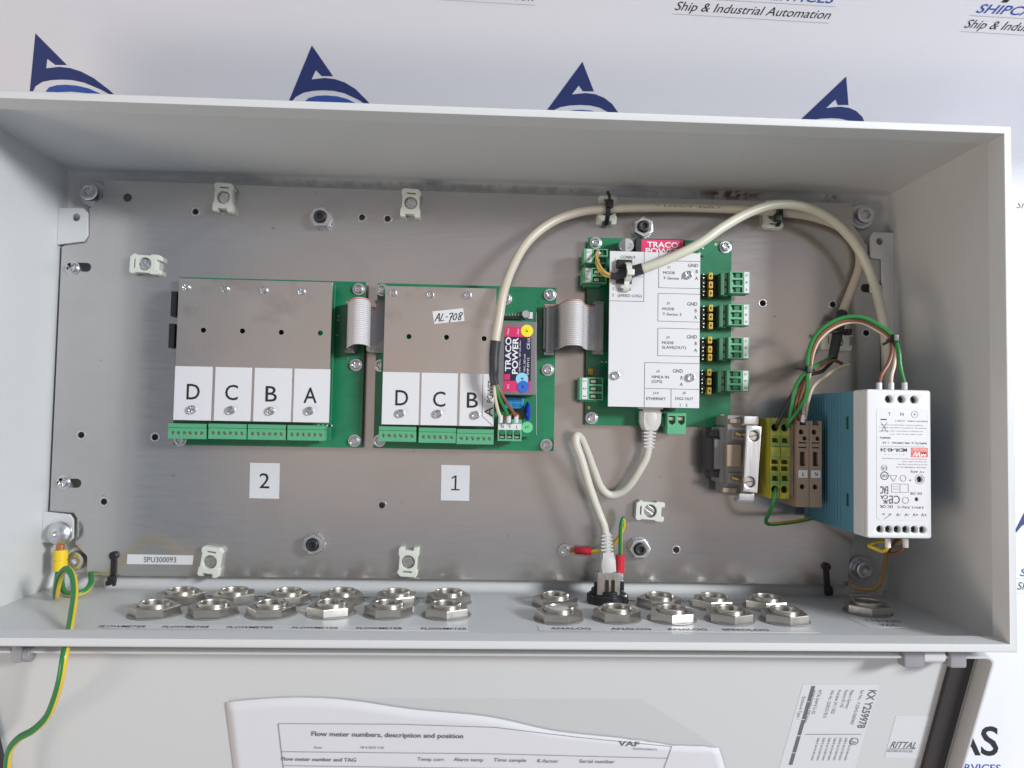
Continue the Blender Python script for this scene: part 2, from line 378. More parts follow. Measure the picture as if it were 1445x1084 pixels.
def sheet(outer, holes, z0, z1, bev=0.0):
    """flat piece with real openings, z0..z1 thick, as a plain mesh (mm)"""
    cu = bpy.data.curves.new('tmp', 'CURVE'); cu.dimensions = '2D'; cu.fill_mode = 'BOTH'
    h = (z1-z0)/2; cu.extrude = max(0, h-bev); cu.bevel_depth = bev; cu.bevel_resolution = 1
    if bev > 0: cu.offset = -bev
    for lp in [outer]+list(holes):
        s = cu.splines.new('POLY'); s.points.add(len(lp)-1); s.use_cyclic_u = True
        for p, q in zip(s.points, lp): p.co = (q[0], q[1], 0, 1)
    o = bpy.data.objects.new('tmp', cu); me = bpy.data.meshes.new_from_object(o)
    bpy.data.objects.remove(o); bpy.data.curves.remove(cu)
    me.transform(Matrix.Translation((0, 0, (z0+z1)/2)))
    bm = bmesh.new(); bm.from_mesh(me); bmesh.ops.remove_doubles(bm, verts=bm.verts[:], dist=1e-4); bm.to_mesh(me); bm.free()
    return me
def lettering(items, M=None):
    """items: (string, x, y, size, rot_deg, opts) -> MB of flat print in the plane of M (mm)"""
    mb = MB()
    for it in items:
        s, x, y, size = it[:4]; rot = it[4] if len(it) > 4 else 0; op = it[5] if len(it) > 5 else {}
        cu = bpy.data.curves.new('tmp', 'FONT'); cu.body = s; cu.size = size; cu.align_x = op.get('ax', 'CENTER'); cu.align_y = 'CENTER' if op.get('cy', 1) else 'BOTTOM_BASELINE'
        cu.shear = op.get('shear', 0); cu.offset = op.get('bold', 0)*size; cu.space_character = op.get('sp', 1.0); cu.resolution_u = op.get('res', 3); cu.extrude = 0
        o = bpy.data.objects.new('tmp', cu); me = bpy.data.meshes.new_from_object(o)
        bpy.data.objects.remove(o); bpy.data.curves.remove(cu)
        vs = [v.co for v in me.vertices]
        if not vs: continue
        x0, x1 = min(v.x for v in vs), max(v.x for v in vs); y0, y1 = min(v.y for v in vs), max(v.y for v in vs)
        sx = op['fit']/(x1-x0) if 'fit' in op else op.get('wx', 1); sy = op['h']/(y1-y0) if 'h' in op else 1
        ox = {'CENTER': (x0+x1)/2, 'LEFT': x0, 'RIGHT': x1}[op.get('ax', 'CENTER')]; oy = (y0+y1)/2 if op.get('cy', 1) else 0
        me.transform(Matrix.Diagonal((sx, sy, 1, 1)) @ Matrix.Translation((-ox, -oy, 0)))
        if s == '1':                             # numeral one with a flag and foot
            me.clear_geometry(); hh = (y1-y0)*sy; q = [(-.26, -.5), (.30, -.5), (.30, -.41), (.075, -.41), (.075, .5), (-.02, .5), (-.25, .36), (-.25, .26), (-.035, .38), (-.035, -.41), (-.26, -.41)]
            me.from_pydata([(p[0]*hh, p[1]*hh, 0) for p in q], [], [list(range(len(q)))])
        T = Matrix.Translation((x, y, op.get('z', 0))) @ Matrix.Rotation(math.radians(rot), 4, 'Z')
        if M is not None: T = M @ T
        mb.mesh(me, op.get('mi', 0), T); bpy.data.meshes.remove(me)
    return mb
def lines(segs, w, z, mb=None, mi=0):
    mb = mb or MB()
    for x0, y0, x1, y1 in segs:
        d = Vector((x1-x0, y1-y0, 0)); nrm = Vector((-d.y, d.x, 0)).normalized()*w/2
        q = [Vector((x0, y0, z))-nrm, Vector((x1, y1, z))-nrm, Vector((x1, y1, z))+nrm, Vector((x0, y0, z))+nrm]
        f = mb.bm.faces.new([mb.bm.verts.new(p) for p in q]); f.material_index = mi
    return mb
def flat(polys, z, mb=None, mi=0, M=None):
    mb = mb or MB()
    for lp in polys:
        f = mb.bm.faces.new([mb.bm.verts.new((M @ Vector((p[0], p[1], z))) if M is not None else (p[0], p[1], z)) for p in lp]); f.material_index = mi
    return mb
def build_print(mb, name, mats, parent):
    o = mb.build(name, mats, parent, smooth=0)
    me = o.data                                  # print must face outwards as drawn
    return o
def copy_tree(o, parent=None):
    c = o.copy(); COL.objects.link(c); c.parent = parent
    for ch in list(o.children): copy_tree(ch, c)
    return c
def place(src, loc, parent=None, rz=0.0, used=set()):
    """first call moves the prototype itself, later calls copy it with its parts"""
    o = src if src.name not in used else copy_tree(src)
    used.add(src.name)
    if parent is not None:
        o.parent = parent; o.location = Vector(loc)*S - origin(parent)
    else: o.location = Vector(loc)*S
    o.rotation_euler = (0, 0, math.radians(rz)); return o
def put_mesh(me, name, mats, loc, parent=None, rz=0.0):
    """one more object sharing mesh data that is already in metres"""
    o = bpy.data.objects.new(name, me); COL.objects.link(o); even_normals(o)
    if parent is not None: parent = capped(parent)
    if parent is not None: o.parent = parent; o.location = Vector(loc)*S - origin(parent)
    else: o.location = Vector(loc)*S
    o.rotation_euler = (0, 0, math.radians(rz)); return o
def shared(mb, mats, smooth=35):
    """mesh data only (metres), for many objects"""
    if not isinstance(mats, (list, tuple)): mats = [mats]
    bmesh.ops.recalc_face_normals(mb.bm, faces=mb.bm.faces[:])
    for v in mb.bm.verts: v.co *= S
    me = bpy.data.meshes.new('shared'); mb.bm.to_mesh(me); mb.bm.free(); finish(me, smooth)
    for m in mats: me.materials.append(m)
    return me
PLATE = 10.0        # face of the mounting plate
DOORM = Matrix(((1, 0, 0, 0), (0, math.cos(math.radians(22)), -math.sin(math.radians(22)), -152.3), (0, math.sin(math.radians(22)), math.cos(math.radians(22)), 108.4), (0, 0, 0, 1)))
BANM = Matrix(((1, 0, 0, 0), (0, math.cos(math.radians(58)), -math.sin(math.radians(58)), 165), (0, math.sin(math.radians(58)), math.cos(math.radians(58)), -2), (0, 0, 0, 1)))
FLOORM = Matrix(((1, 0, 0, 0), (0, 0, 1, -148.2), (0, -1, 0, 0), (0, 0, 0, 1)))   # plane of the lower enclosure wall: (x, up=-z)
# ================================================================ the banner the box lies on
def banner():
    prof = [(-1100, -2.0), (140, -2.0)]
    for k in range(0, 9):                                    # soft bend where the vinyl climbs behind the box
        a = math.radians(58*k/8); R = 36
        prof.append((165-20+R*math.sin(a), -2.0+R*(1-math.cos(a))))
    q = BANM @ Vector((0, 700, 0)); 
    # end of the bend lies on the sloping plane within a millimetre
    prof.append((q.y, q.z))
    mb = MB(); xs = [-1100, -600, -200, 200, 600, 1100]; rows = []
    for y, z in prof: rows.append([mb.bm.verts.new((x, y, z)) for x in xs])
    for a, b_ in zip(rows[:-1], rows[1:]):
        for i in range(len(xs)-1): mb.bm.faces.new((a[i], a[i+1], b_[i+1], b_[i]))
    o = mb.build('banner_backdrop', vinyl, None, smooth=60)
    tag(o, 'white printed vinyl banner under and behind the open box', kind='structure')
    return o
ban = banner()
# logo outline, measured on the third emblem along the top; apex at (0, 0)
AP = (60.1, 85.6)
def rel(pts): return [(p[0]-AP[0], p[1]-AP[1]) for p in pts]
def _pts(l): return rel(l)
LOGO_DARK = rel([AP, (70.9, 64.2), (63.4, 63.8), (60.1, 68.0), (56.4, 61.0), (65.2, 62.6), (72.0, 62.1), (78.2, 59.9), (84.7, 55.4), (91.4, 47.2), (96.8, 39.0), (86.0, 47.0), (76.8, 51.7), (69.8, 53.1), (63.0, 53.1), (56.2, 52.3), (49.7, 50.6), (43.7, 46.9), (39.5, 41.9), (37.7, 42.0)])
LOGO_BLUE = rel([(47.0, 41.6), (52.2, 46.6), (58.1, 48.6), (64.3, 49.3), (71.4, 49.0), (78.3, 47.3), (85.6, 43.2), (91.4, 38.2), (82.9, 41.3), (74.6, 43.6), (65.6, 44.1), (56.2, 43.1)])
def logo(M, x, y, rz=-0.95):
    T = M @ Matrix.Translation((x, y, 0)) @ Matrix.Rotation(math.radians(rz), 4, 'Z')
    r = flat([LOGO_DARK], 0.15, M=T); flat([LOGO_BLUE], 0.15, r, 1, M=T)
    build_print(r, 'logo', [navy, royal], ban)
APX = [((-286.0, 89.5)), ((-113.9, 88.6)), ((60.6, 84.5)), ((237.8, 81.2))]
for ax, ay in APX: logo(BANM, ax, ay)
logo(BANM, APX[3][0]+178, APX[3][1]-3); logo(BANM, APX[0][0]-176, APX[0][1]+2)
T0 = (113.2, 121.8); T1 = (211.0, 120.1)
def caption(M, x, y, rz, big='AS', k=1.0):
    w = math.hypot(T1[0]-T0[0], T1[1]-T0[1])*k
    T = M @ Matrix.Translation((x, y, 0.15)) @ Matrix.Rotation(math.radians(rz), 4, 'Z')
    it = [('Ship & Industrial Automation', 0, 0, 8, 0, dict(ax='LEFT', cy=0, fit=w, shear=.25, mi=0)),
          ('SHIPCARE SERVICES', 2.0*k, 10.0*k, 8, 0, dict(ax='LEFT', cy=0, fit=w*.965, shear=.22, bold=.012, mi=1)),
          (big, 14*k, 17.6*k, 30*k, 0, dict(ax='LEFT', cy=0, bold=.012, mi=2))]
    mb = lettering(it, T)
    for yy in (8.0, -2.6):
        q = lines([(-1, yy*k, w+1, yy*k)], 0.25, 0); q2 = MB(); me = bpy.data.meshes.new('t'); q.bm.to_mesh(me); q.bm.free(); mb.mesh(me, 3, T); bpy.data.meshes.remove(me)
    build_print(mb, 'lettering', [ink, royal, ink, lightink], ban)
ang = math.degrees(math.atan2(T1[1]-T0[1], T1[0]-T0[0]))
for j in (-1, 0, 1): caption(BANM, T0[0]+j*185, T0[1]-j*3.6, ang)
FLATM = Matrix.Translation((0, 0, -2.0))
def flat_block(tip, txt):      # emblem and caption further along the flat part, cut by the picture edge
    logo(FLATM, tip[0]-LOGO_DARK[-1][0], tip[1]-LOGO_DARK[-1][1]); caption(FLATM, txt[0], txt[1], -1.2)
flat_block((402.9, 181.5), (403.0, 143.1))
flat_block((398.9, -102.0), (400.0, -143.8))
r = lettering([('AS', 0, 0, 30, -1, dict(ax='RIGHT', h=21.5, fit=36, bold=.015, mi=0)), ('SERVICES', 1.5, -19.5, 9, -1, dict(ax='RIGHT', h=5.6, bold=.012, mi=1)),
               ('Ship & Industrial Automation', -6, -30, 9, -1, dict(ax='RIGHT', fit=112, shear=.25, mi=0))], Matrix.Translation(Vector((384.6, -254.3, -2.0))+Vector((0, 0, .15))))
build_print(r, 'lettering', [ink, royal], ban)

# ================================================================ the enclosure
enc = thing('electrical_enclosure', 'long light grey painted steel box, open, lying on the printed banner', 'enclosure', (0, 0, -1.7))
XI, YI, ZT = 300.0, 148.2, 136.3
mb = MB(); mb.box(-XI-1.5, XI+1.5, -YI-1.5, YI+1.5, -1.6, 0); mb.build('back_panel', stained, enc)
def wallpart(x0, x1, y0, y1, m, cove):
    mb = MB(); mb.box(x0, x1, y0, y1, 0.02, ZT-14.6); 
    p0, p1, n_ = cove                                        # small bend radius where the wall is folded up from the back
    pts = []
    for k in range(5):
        a = math.radians(90*k/4); pts.append((4-4*math.sin(a), 4-4*math.cos(a)))
    ra = [mb.bm.verts.new(Vector(p0)+Vector((n_[0]*d, n_[1]*d, h+.03))) for d, h in pts]
    rb = [mb.bm.verts.new(Vector(p1)+Vector((n_[0]*d, n_[1]*d, h+.03))) for d, h in pts]
    for k in range(4): mb.bm.faces.new((ra[k], rb[k], rb[k+1], ra[k+1]))
    return mb.build('wall', m, enc, smooth=50)
o = wallpart(-XI, XI, YI, YI+1.5, stained, ((-XI, YI, 0), (XI, YI, 0), (0, -1))); o['label'] = 'upper side wall with a rusty smudge near the back'
wallpart(-XI, XI, -YI-1.5, -YI, paint, ((-XI, -YI, 0), (XI, -YI, 0), (0, 1)))
wallpart(-XI-1.5, -XI, -YI-1.5, YI+1.5, paint, ((-XI, -YI, 0), (-XI, YI, 0), (1, 0)))
wallpart(XI, XI+1.5, -YI-1.5, YI+1.5, paint, ((XI, -YI, 0), (XI, YI, 0), (-1, 0)))
# folded rim: flat front lip, a slightly sloping inner return, then back out to the wall
mb = MB()
prof = [(1.6, ZT-14.5), (1.7, ZT-1.0), (1.2, ZT-.25), (.4, ZT), (-2.2, ZT), (-2.8, ZT-.3), (-3.0, ZT-1.0), (-4.0, ZT-12.6), (-3.9, ZT-13.6), (-3.2, ZT-14.2), (1.4, ZT-14.4)]
rings = [[mb.bm.verts.new((sx*(XI+o_), sy*(YI+o_), z)) for sx, sy in ((-1, -1), (1, -1), (1, 1), (-1, 1))] for o_, z in prof]
for r0, r1 in zip(rings, rings[1:]+rings[:1]):
    for k in range(4): mb.bm.faces.new((r0[k], r0[(k+1) % 4], r1[(k+1) % 4], r1[k]))
mb.build('rim', paint, enc, smooth=40)
# tabs folded in from the side walls, with their holes
for q in ([(-297.6, 117.7), (-283.0, 118.1), (-280.0, 115.2), (-279.3, 99.1), (-282.0, 94.5), (-295.5, 91.6)],):
    mb = MB(); mb.mesh(sheet([(-XI+.1, q[0][1])]+q[1:-1]+[(-XI+.1, q[5][1])], [circle(*(-287.6, 111.4), 2.7)], 10.6, 12.6, .3)); mb.build('mounting_tab', paint, enc)
q = [(-296.5, -93.9), (-282.2, -95.6), (-279.6, -99.0), (-279.1, -112.0), (-282.3, -114.9), (-295.6, -115.1)]
mb = MB(); mb.mesh(sheet([(-XI+.1, q[0][1])]+q[1:-1]+[(-XI+.1, q[5][1])], [], 12.2, 14.2, .3)); mb.build('mounting_tab', paint, enc)
q = [(284.3, 117.7), (281.7, 113.4), (282.1, 98.7), (290.6, 97.9)]
mb = MB(); mb.mesh(sheet([(XI-.1, q[0][1]), (q[0][0], q[0][1]), q[1], q[2], q[3], (q[3][0], q[3][1]-90), (XI-.1, q[3][1]-90)], [circle(*(289.1, 111.0), 2.6)], 10.6, 12.6, .3)); mb.build('mounting_tab', paint, enc)
# socket-head bolts in the corners
mb = MB(); mb.mesh(sheet(circle(0, 0, 6.6, 28), [circle(0, 0, 3.3, 6)], 3.2, 10.5, .8)); mb.cyl((0, 0, 3.0), 5, 3, seg=20); mb.cyl((0, 0, 0.2), 9.5, 3, seg=28, bev=.4)
bolt = shared(mb, [steel])
for c in ((-281.1, 130.7, 9.0), (280.1, 131.5, 9.0), (-279.5, -128.3, 9.0), (278.8, -128.9, 9.0)):
    put_mesh(bolt, 'bolt', None, (c[0], c[1], 0.3), enc)
# tab earth screw
mb = MB(); mb.lathe([(8.2, 0), (8.2, .8), (7.6, 2.0), (5.2, 3.8), (2.6, 4.6), (2.2, 4.5), (1.9, 2.6), (0, 2.6)], seg=28); 
me = shared(mb, [steel]); c = (-286.2, -108.1, 18.0); o = put_mesh(me, 'screw', None, (c[0], c[1], 17.4), enc)
# ---- the door, folded right back
door = MB(); DW, DL, DH = 300.5, 297.0, 12.5
door.mesh(sheet(rrect(-DW, DW, -DL, 0, 5), [], -1.6, 0), M=DOORM)
door.mesh(sheet(rrect(-DW, DW, -DL, 0, 6), [rrect(-DW+1.6, DW-1.6, -DL+1.6, -1.6, 4.6)], 0.02, DH, .4), M=DOORM)
door = door.build('door', paint, enc, smooth=40)
g = MB(); g.mesh(sheet(rrect(-DW+5, DW-5, -DL+5, -4.5, 4), [rrect(-DW+19, DW-19, -DL+19, -5.8, 1)], 0.1, 3.4, .8), M=DOORM); g.build('gasket', rubber, door)
# hinges: two grey knuckles on the box, pale barrel between
def hinge(x0, x1, pin):
    z = 117.5; y = -157.2
    root = MB()
    if pin:
        root.cyl((x0+12, y, z), 3.6, x1-x0-24, 'x', 20, .5); h = root.build('hinge', whitecase, enc)
        for a, b_ in ((x0, x0+12), (x1-10, x1)):
            m = MB(); m.box(a, b_, y-6, y+6.5, z-4.5, z+4.2, 1.4); m.build('hinge_knuckle', hingepl, h)
    else:
        root.box(x0, x1-3, y-6, y+6.5, z-4, z+4, 1.2); h = root.build('hinge', hingepl, enc)
        m = MB(); m.cyl((x1-3.2, y-2, z), 4.2, 4, 'x', 18, .4); m.build('hinge_knuckle', hingepl, h)
hinge(244.7, 281.9, True)
hinge(-255.4, -246.6, False)
# stickers on the door
def door_sticker(name, quad, label, prints):
    m = flat([quad], .12, M=DOORM); o = m.build(name, card, door, smooth=0); o['label'] = label
    return o
q = [(196.0, -30.8), (243.1, -30.6), (239.2, -110.5), (190.0, -110.5)]
lab = door_sticker('type_label', q, 'white type label printed with KX Y259978', None)
u = (Vector(q[1])-Vector(q[0])); u.normalize(); v = (Vector(q[3])-Vector(q[0])); LV = v.length; v.normalize()
LW = (Vector(q[1])-Vector(q[0])).length
def lp(a, b_): p = Vector(q[0])+u*(a*LW)+v*b_; return (p.x, p.y)
rot = math.degrees(math.atan2(v.y, v.x))
LT = []
def lt(s, a, b_, size, **k): k.setdefault('ax', 'LEFT'); p = lp(a, b_); LT.append((s, p[0], p[1], size, rot, dict(k, z=.25)))
lt('KX Y259978', .935, 4, 8.4, bold=.02, h=5.2, fit=29)
lt('Ser.No.:  F-22HG-0650403', .80, 4, 3, fit=26, mi=1); lt('Made in Germany', .66, 4, 3, fit=14, mi=1); lt('Factory ID: HG', .585, 4, 3, fit=13, mi=1)
lt('Prod.date: 24.11.2022', .50, 4, 3, fit=18, mi=1); lt('WA No.: 223KO319210', .41, 4, 3, fit=21, mi=1)
lt('RITTAL GmbH & Co. KG', .245, 4, 3, fit=18, mi=1); lt('Auf dem Stuetzelberg, 35745 Herborn', .17, 4, 3, fit=25, mi=1)
lt('Enclosure Type 1', .055, 9, 2.8, fit=17, mi=1)
for k in range(7): lt('Suitable for use in dry indoor locations', .86-.075*k, 40.5, 2.6, fit=18, mi=1)
lt('R', .90, 43.5, 4, mi=1)
m = lettering(LT, DOORM)
for a0, a1, b0, b1 in ((.115, .165, 1, 12.5), (.115, .165, 13, 26), (.115, .165, 26.6, 38.5), (.115, .165, 39.2, 52), (.115, .165, 52.6, 62)):
    flat([[lp(a0, b0), lp(a1, b0), lp(a1, b1), lp(a0, b1)]], .25, m, 0, M=DOORM)
flat([[lp(.22, 37.6), lp(.97, 37.6), lp(.97, 38.0), lp(.22, 38.0)]], .25, m, 1, M=DOORM)
ring = circle(*lp(.90, 43.5), 2.9, 20); ring2 = circle(*lp(.90, 43.5), 2.4, 20)
for k in range(20): flat([[ring[k], ring[(k+1) % 20], ring2[(k+1) % 20], ring2[k]]], .25, m, 1, M=DOORM)
build_print(m, 'lettering', [greyink, greyink], lab)
q = [(257.9, -54.0), (280.2, -54.0), (280.2, -87.4), (257.2, -86.9)]
sq = door_sticker('maker_sticker', q, 'small white square sticker printed RITTAL', None)
c = (267.4, -76.7); rr = -2
m = lettering([('RITTAL', c[0], c[1], 7, rr, dict(fit=16.5, shear=.25, bold=.012, z=.25)), ('ENCLOSURES FOR THE FUTURE', c[0]-1.4, c[1]-4.9, 2.5, rr, dict(fit=16.5, z=.25))], DOORM)
flat([rect(c[0]-9.2, c[0]+7.8, c[1]-3.4, c[1]-2.9)], .25, m, 0, M=DOORM)
build_print(m, 'lettering', [greyink], sq)

# document sheet lying loose on the door, slightly curled up along its upper edge
TOPEDGE = [Vector(p) for p in ((-147.4, -44.6), (-130.0, -42.3), (-107.3, -40.9), (-80.5, -42.0), (-37.3, -49.4), (6.7, -54.6), (46.9, -65.2), (86.2, -70.5), (120.0, -76.0), (150.3, -78.2))]
def docsheet():
    c_, d_ = Vector((183.7, -168.7)), Vector((-146.8, -166.3))
    top = spline([(p.x, p.y, 0) for p in TOPEDGE], 6); L_ = [0.0]
    for p, q_ in zip(top[:-1], top[1:]): L_.append(L_[-1]+(q_-p).length)
    def edge(s):
        t_ = s*L_[-1]; k = 0
        while k < len(L_)-2 and L_[k+1] < t_: k += 1
        f_ = (t_-L_[k])/(L_[k+1]-L_[k]); return top[k]*(1-f_)+top[k+1]*f_
    mb = MB(); NX, NY = 60, 16; V = []
    for j in range(NY+1):
        row = []
        for i in range(NX+1):
            s, t = i/NX, j/NY; e_ = edge(s)
            p = Vector((e_.x, e_.y))*(1-t)+(d_*(1-s)+c_*s)*t
            tear = (.35*math.sin(61*s)+.3*math.sin(137*s+1)) if s > .80 else 0
            h = .45 + .9*(1-t)**2*(.3+.7*math.sin(2.6*s+.3)) + .12*math.sin(7*s+1)*(1-t)
            row.append(mb.bm.verts.new(DOORM @ Vector((p.x, p.y+(tear if j == 0 else 0), h))))
        V.append(row)
    for j in range(NY):
        for i in range(NX): mb.bm.faces.new((V[j][i], V[j+1][i], V[j+1][i+1], V[j][i+1]))
    o = mb.build('document_sheet', paper, None, smooth=60)
    md = o.modifiers.new('thickness', 'SOLIDIFY'); md.thickness = .00012
    tag(o, 'curled white paper form headed Flow meter numbers, lying on the open door', 'paper')
    return o
doc = docsheet()
# clear sleeve under the form
o = MB(); flat([[(-146.1, -41.8), (98.9, -41.8), (148.5, -77.4), (178.1, -164.9), (-150.7, -162.7)]], .18, o, M=DOORM); o = o.build('document_sleeve', film, None, smooth=0); tag(o, 'clear plastic sleeve behind the paper form on the door', 'sleeve')
# the print follows the curl of the sheet: dropped onto it along the door's normal
def drape(mb, target, lift=.35):
    from mathutils.bvhtree import BVHTree
    me = target.data; T = BVHTree.FromPolygons([v.co/S for v in me.vertices], [p.vertices[:] for p in me.polygons])
    nrm = (DOORM.to_3x3() @ Vector((0, 0, 1))).normalized()
    bmesh.ops.triangulate(mb.bm, faces=mb.bm.faces[:])
    for v in mb.bm.verts:
        h = T.ray_cast(v.co+nrm*60, -nrm)
        if h[0] is not None: v.co = h[0]+nrm*lift
    return mb
def dl(pts, w=.35, mi=0, m=None):
    m = m or MB(); n_ = 30
    for (x0, y0), (x1, y1) in zip(pts[:-1], pts[1:]):
        d = Vector((x1-x0, y1-y0)); nn = Vector((-d.y, d.x)).normalized()*w/2
        for k in range(n_):
            a = Vector((x0, y0))+d*k/n_; b_ = Vector((x0, y0))+d*(k+1)/n_
            f = m.bm.faces.new([m.bm.verts.new(DOORM @ Vector((p.x, p.y, 5))) for p in (a-nn, b_-nn, b_+nn, a+nn)]); f.material_index = mi
    return m
m = lettering([('Flow meter numbers, description and position', *(-53.2, -68.9), 5, -1.0, dict(fit=91, bold=.012)),
               ('Date', *(-95.3, -78.1), 2.4, -1, dict(fit=4.5)), ('18-4-2023 7:30', *(-62.7, -78.1), 2.4, -1, dict(fit=14)),
               ('Flow meter number and TAG', *(-95.3, -87.4), 4, -1.2, dict(fit=45, bold=.01)), ('Temp corr.', *(-27.0, -87.7), 4, -1.2, dict(fit=17)),
               ('Alarm temp', *(-4.2, -88.0), 4, -1.2, dict(fit=18)), ('Time sample', *(21.3, -88.3), 4, -1.2, dict(fit=20)), ('K-factor', *(44.8, -88.5), 4, -1.2, dict(fit=13)), ('Serial number', *(75.3, -88.8), 4, -1.2, dict(fit=22)),
               ('VAF', *(93.9, -74.7), 7, -3, dict(fit=13, h=4.0, bold=.01)), ('INSTRUMENTS', *(104.3, -79.1), 2, -3, dict(fit=15))], DOORM)
dl([(-118.0, -60.0), (-47.2, -60.1), (11.9, -62.4), (63.6, -69.9), (120.7, -76.9)], m=m); dl([(-118.0, -60.0), (-116.6, -115.8)], m=m); dl([(-117.8, -81.4), (12.5, -83.0), (119.1, -86.3)], m=m); dl([(120.7, -76.9), (113.6, -116.5)], m=m)
dl([(-117.2, -92.3), (118.3, -96.5)], m=m)
drape(m, doc)
build_print(m, 'lettering', [greyink], doc)

# ================================================================ mounting plate
plate = thing('mounting_plate', 'brushed zinc mounting plate screwed to the back of the enclosure', 'mounting plate', (0, 0, 8))
outline = [(-270.7, 139.4), (-105.0, 138.6), (152.0, 138.9), (270.5, 139.4), (270.5, 123.0), (280.0, 109.1), (295.0, 109.0), (292.0, -96.5), (274.2, -100.8), (267.9, -112.1), (265.7, -139.9), (154.2, -138.5), (-87.1, -137.9), (-270.4, -137.8), (-271.0, -124.7), (-279.5, -116.5), (-279.3, -98.5), (-281.4, -95.1), (-297.7, -94.3), (-297.9, 90.9), (-286.0, 96.3), (-280.3, 100.5), (-280.1, 118.7), (-271.2, 127.1)]
holes_px = [(-254.0, 127.2), (-206.2, 118.5), (-88.8, 118.0), (-70.6, 117.5), (-278.5, -41.1), (-228.0, -41.7), (-261.0, -87.0), (-69.2, -86.8), (202.8, 63.5), (255.0, 63.8), (279.8, 43.5), (140.6, -115.6)]
HO = [circle(x, y, 2.4 if i else 3.0, 14) for i, (x, y) in enumerate(holes_px)]
for c in ((-284.6, 76.7), (-284.7, -74.6), (283.6, 76.6)): HO.append(rrect(c[0]-7.5, c[0]+7.5, c[1]-3.1, c[1]+3.1, 3.0))
mb = MB(); mb.mesh(sheet(outline, HO, 8.0, PLATE, .2)); mb.build('plate', galv, plate, smooth=40)
# pressed collars of the threaded holes
mb = MB(); mb.mesh(sheet(circle(0, 0, 3.3, 20), [circle(0, 0, 2.2, 16)], -2.6, .35, .15)); collar = shared(mb, [steel])
for i, (x, y) in enumerate(holes_px):
    if i not in (0,): put_mesh(collar, 'threaded_collar', None, (x, y, PLATE), plate)
# cross-head screw with washer (shared by plate and boards)
def cross(r, w): return [(w, r), (-w, r), (-w, w), (-r, w), (-r, -w), (-w, -w), (-w, -r), (w, -r), (w, -w), (r, -w), (r, w), (w, w)]
def screw_mesh(r, h, washer, wr=1.45, star=False):
    mb = MB(); z0 = .7 if washer else 0
    mb.mesh(sheet(circle(0, 0, r, 24), [cross(r*.66, r*.19)], z0+h*.35, z0+h, min(.55, h*.3))); mb.cyl((0, 0, z0), r, h*.40, seg=24)
    for k in range(4):        # pozidriv flanks between the arms
        a = math.radians(45+90*k); mb.box(-.06*r, .06*r, r*.30, r*.62, z0+h-.02, z0+h+.03, M=Matrix.Rotation(a, 4, 'Z'))
    if washer: mb.mesh(sheet(circle(0, 0, r*wr, 28), [circle(0, 0, r*.7, 20)], 0, .7, .15))
    return shared(mb, [steel])
SCREW = screw_mesh(3.1, 2.4, True, 1.42); SCREW_BIG = screw_mesh(3.6, 2.8, True, 1.36); SCREW_SMALL = screw_mesh(2.55, 2.0, False); SCREW_MID = screw_mesh(2.9, 2.2, False)
for c in ((-289.4, 76.0, 13.0), (-288.9, -73.9, 13.0), (286.8, 76.1, 13.0)): put_mesh(SCREW_BIG, 'screw', None, (c[0], c[1], PLATE), plate, random.uniform(0, 90))
# nuts on the four welded studs, each a thing of its own
mb = MB(); mb.mesh(sheet(circle(0, 0, 7.7, 6), [circle(0, 0, 4.2, 24)], 1.6, 8.0, .6)); nutme = shared(mb, [steel])
mb = MB(); mb.mesh(sheet(circle(0, 0, 4.0, 24), [circle(0, 0, 2.0, 6)], .1, 10.5, .5)); mb.cyl((0, 0, .1), 2.4, 8.6, seg=12); studme = shared(mb, [darksteel])
star = []
for k in range(40): rr = 8.0 if k % 2 else 7.3; star.append((rr*math.cos(math.pi*k/20), rr*math.sin(math.pi*k/20)))
mb = MB(); mb.mesh(sheet(star, [circle(0, 0, 4.2, 20)], .1, 1.5, .15)); washme = shared(mb, [steel])
for c, lb in (((-117.0, 115.8, 17.0), 'hex nut on black stud between the two upper left cable saddles'), ((113.1, 115.5, 17.0), 'hex nut on black stud above the white-covered circuit board'), ((-115.4, -113.9, 17.0), 'hex nut on black stud below the number 2 label'), ((113.1, -114.2, 17.0), 'hex nut on black stud right of the red crimp sleeves')):
    t = thing('stud_nut', lb, 'nut', (c[0], c[1], PLATE), 'nuts on the plate studs')
    rz = random.uniform(0, 60)
    for me, nm in ((nutme, 'nut'), (studme, 'stud'), (washme, 'washer')): put_mesh(me, nm, None, (c[0], c[1], PLATE), t, rz)
# ---- cable saddles (screwed cable-tie mounts)
def saddle_meshes():
    W, H = 7.0, 10.2
    outer = [(-W+1, -H), (-3.4, -H), (-3.2, -H+2.2), (3.2, -H+2.2), (3.4, -H), (W-1, -H), (W, -H+1), (W, -4.6), (W-.8, -3.6), (W-.8, 5.6), (W, 6.6), (W, H-2.6), (W-2.2, H), (-W+1.4, H), (-W, H-1.2), (-W, 6.6), (-W+.8, 5.6), (-W+.8, -3.6), (-W, -4.6), (-W, -H+1)]
    mb = MB(); mb.mesh(sheet(outer, [circle(0, 0, 4.6, 22), rect(-3, 3, 6.4, 7.3)], 0, 6.6, .45)); mb.cyl((0, 0, 0), 5.2, 2.2, seg=22); mb.box(-3.5, 3.5, 6, 7.7, 0, 3)
    body = shared(mb, [natural])
    mb = MB(); mb.mesh(sheet(circle(0, 0, 4.0, 24), [rect(-4.1, 4.1, -.45, .45)], 3.2, 4.8, .3)) if False else None
    mb.cyl((0, 0, 2.0), 4.0, 2.0, seg=24, bev=.4)
    for s_ in (-1, 1): mb.box(-3.4, 3.4, .5*s_-.02 if s_ > 0 else -2.6, 2.6 if s_ > 0 else -.48, 4.0, 4.7, .25)
    return body, shared(mb, [steel])
SAD, SADSCREW = saddle_meshes()
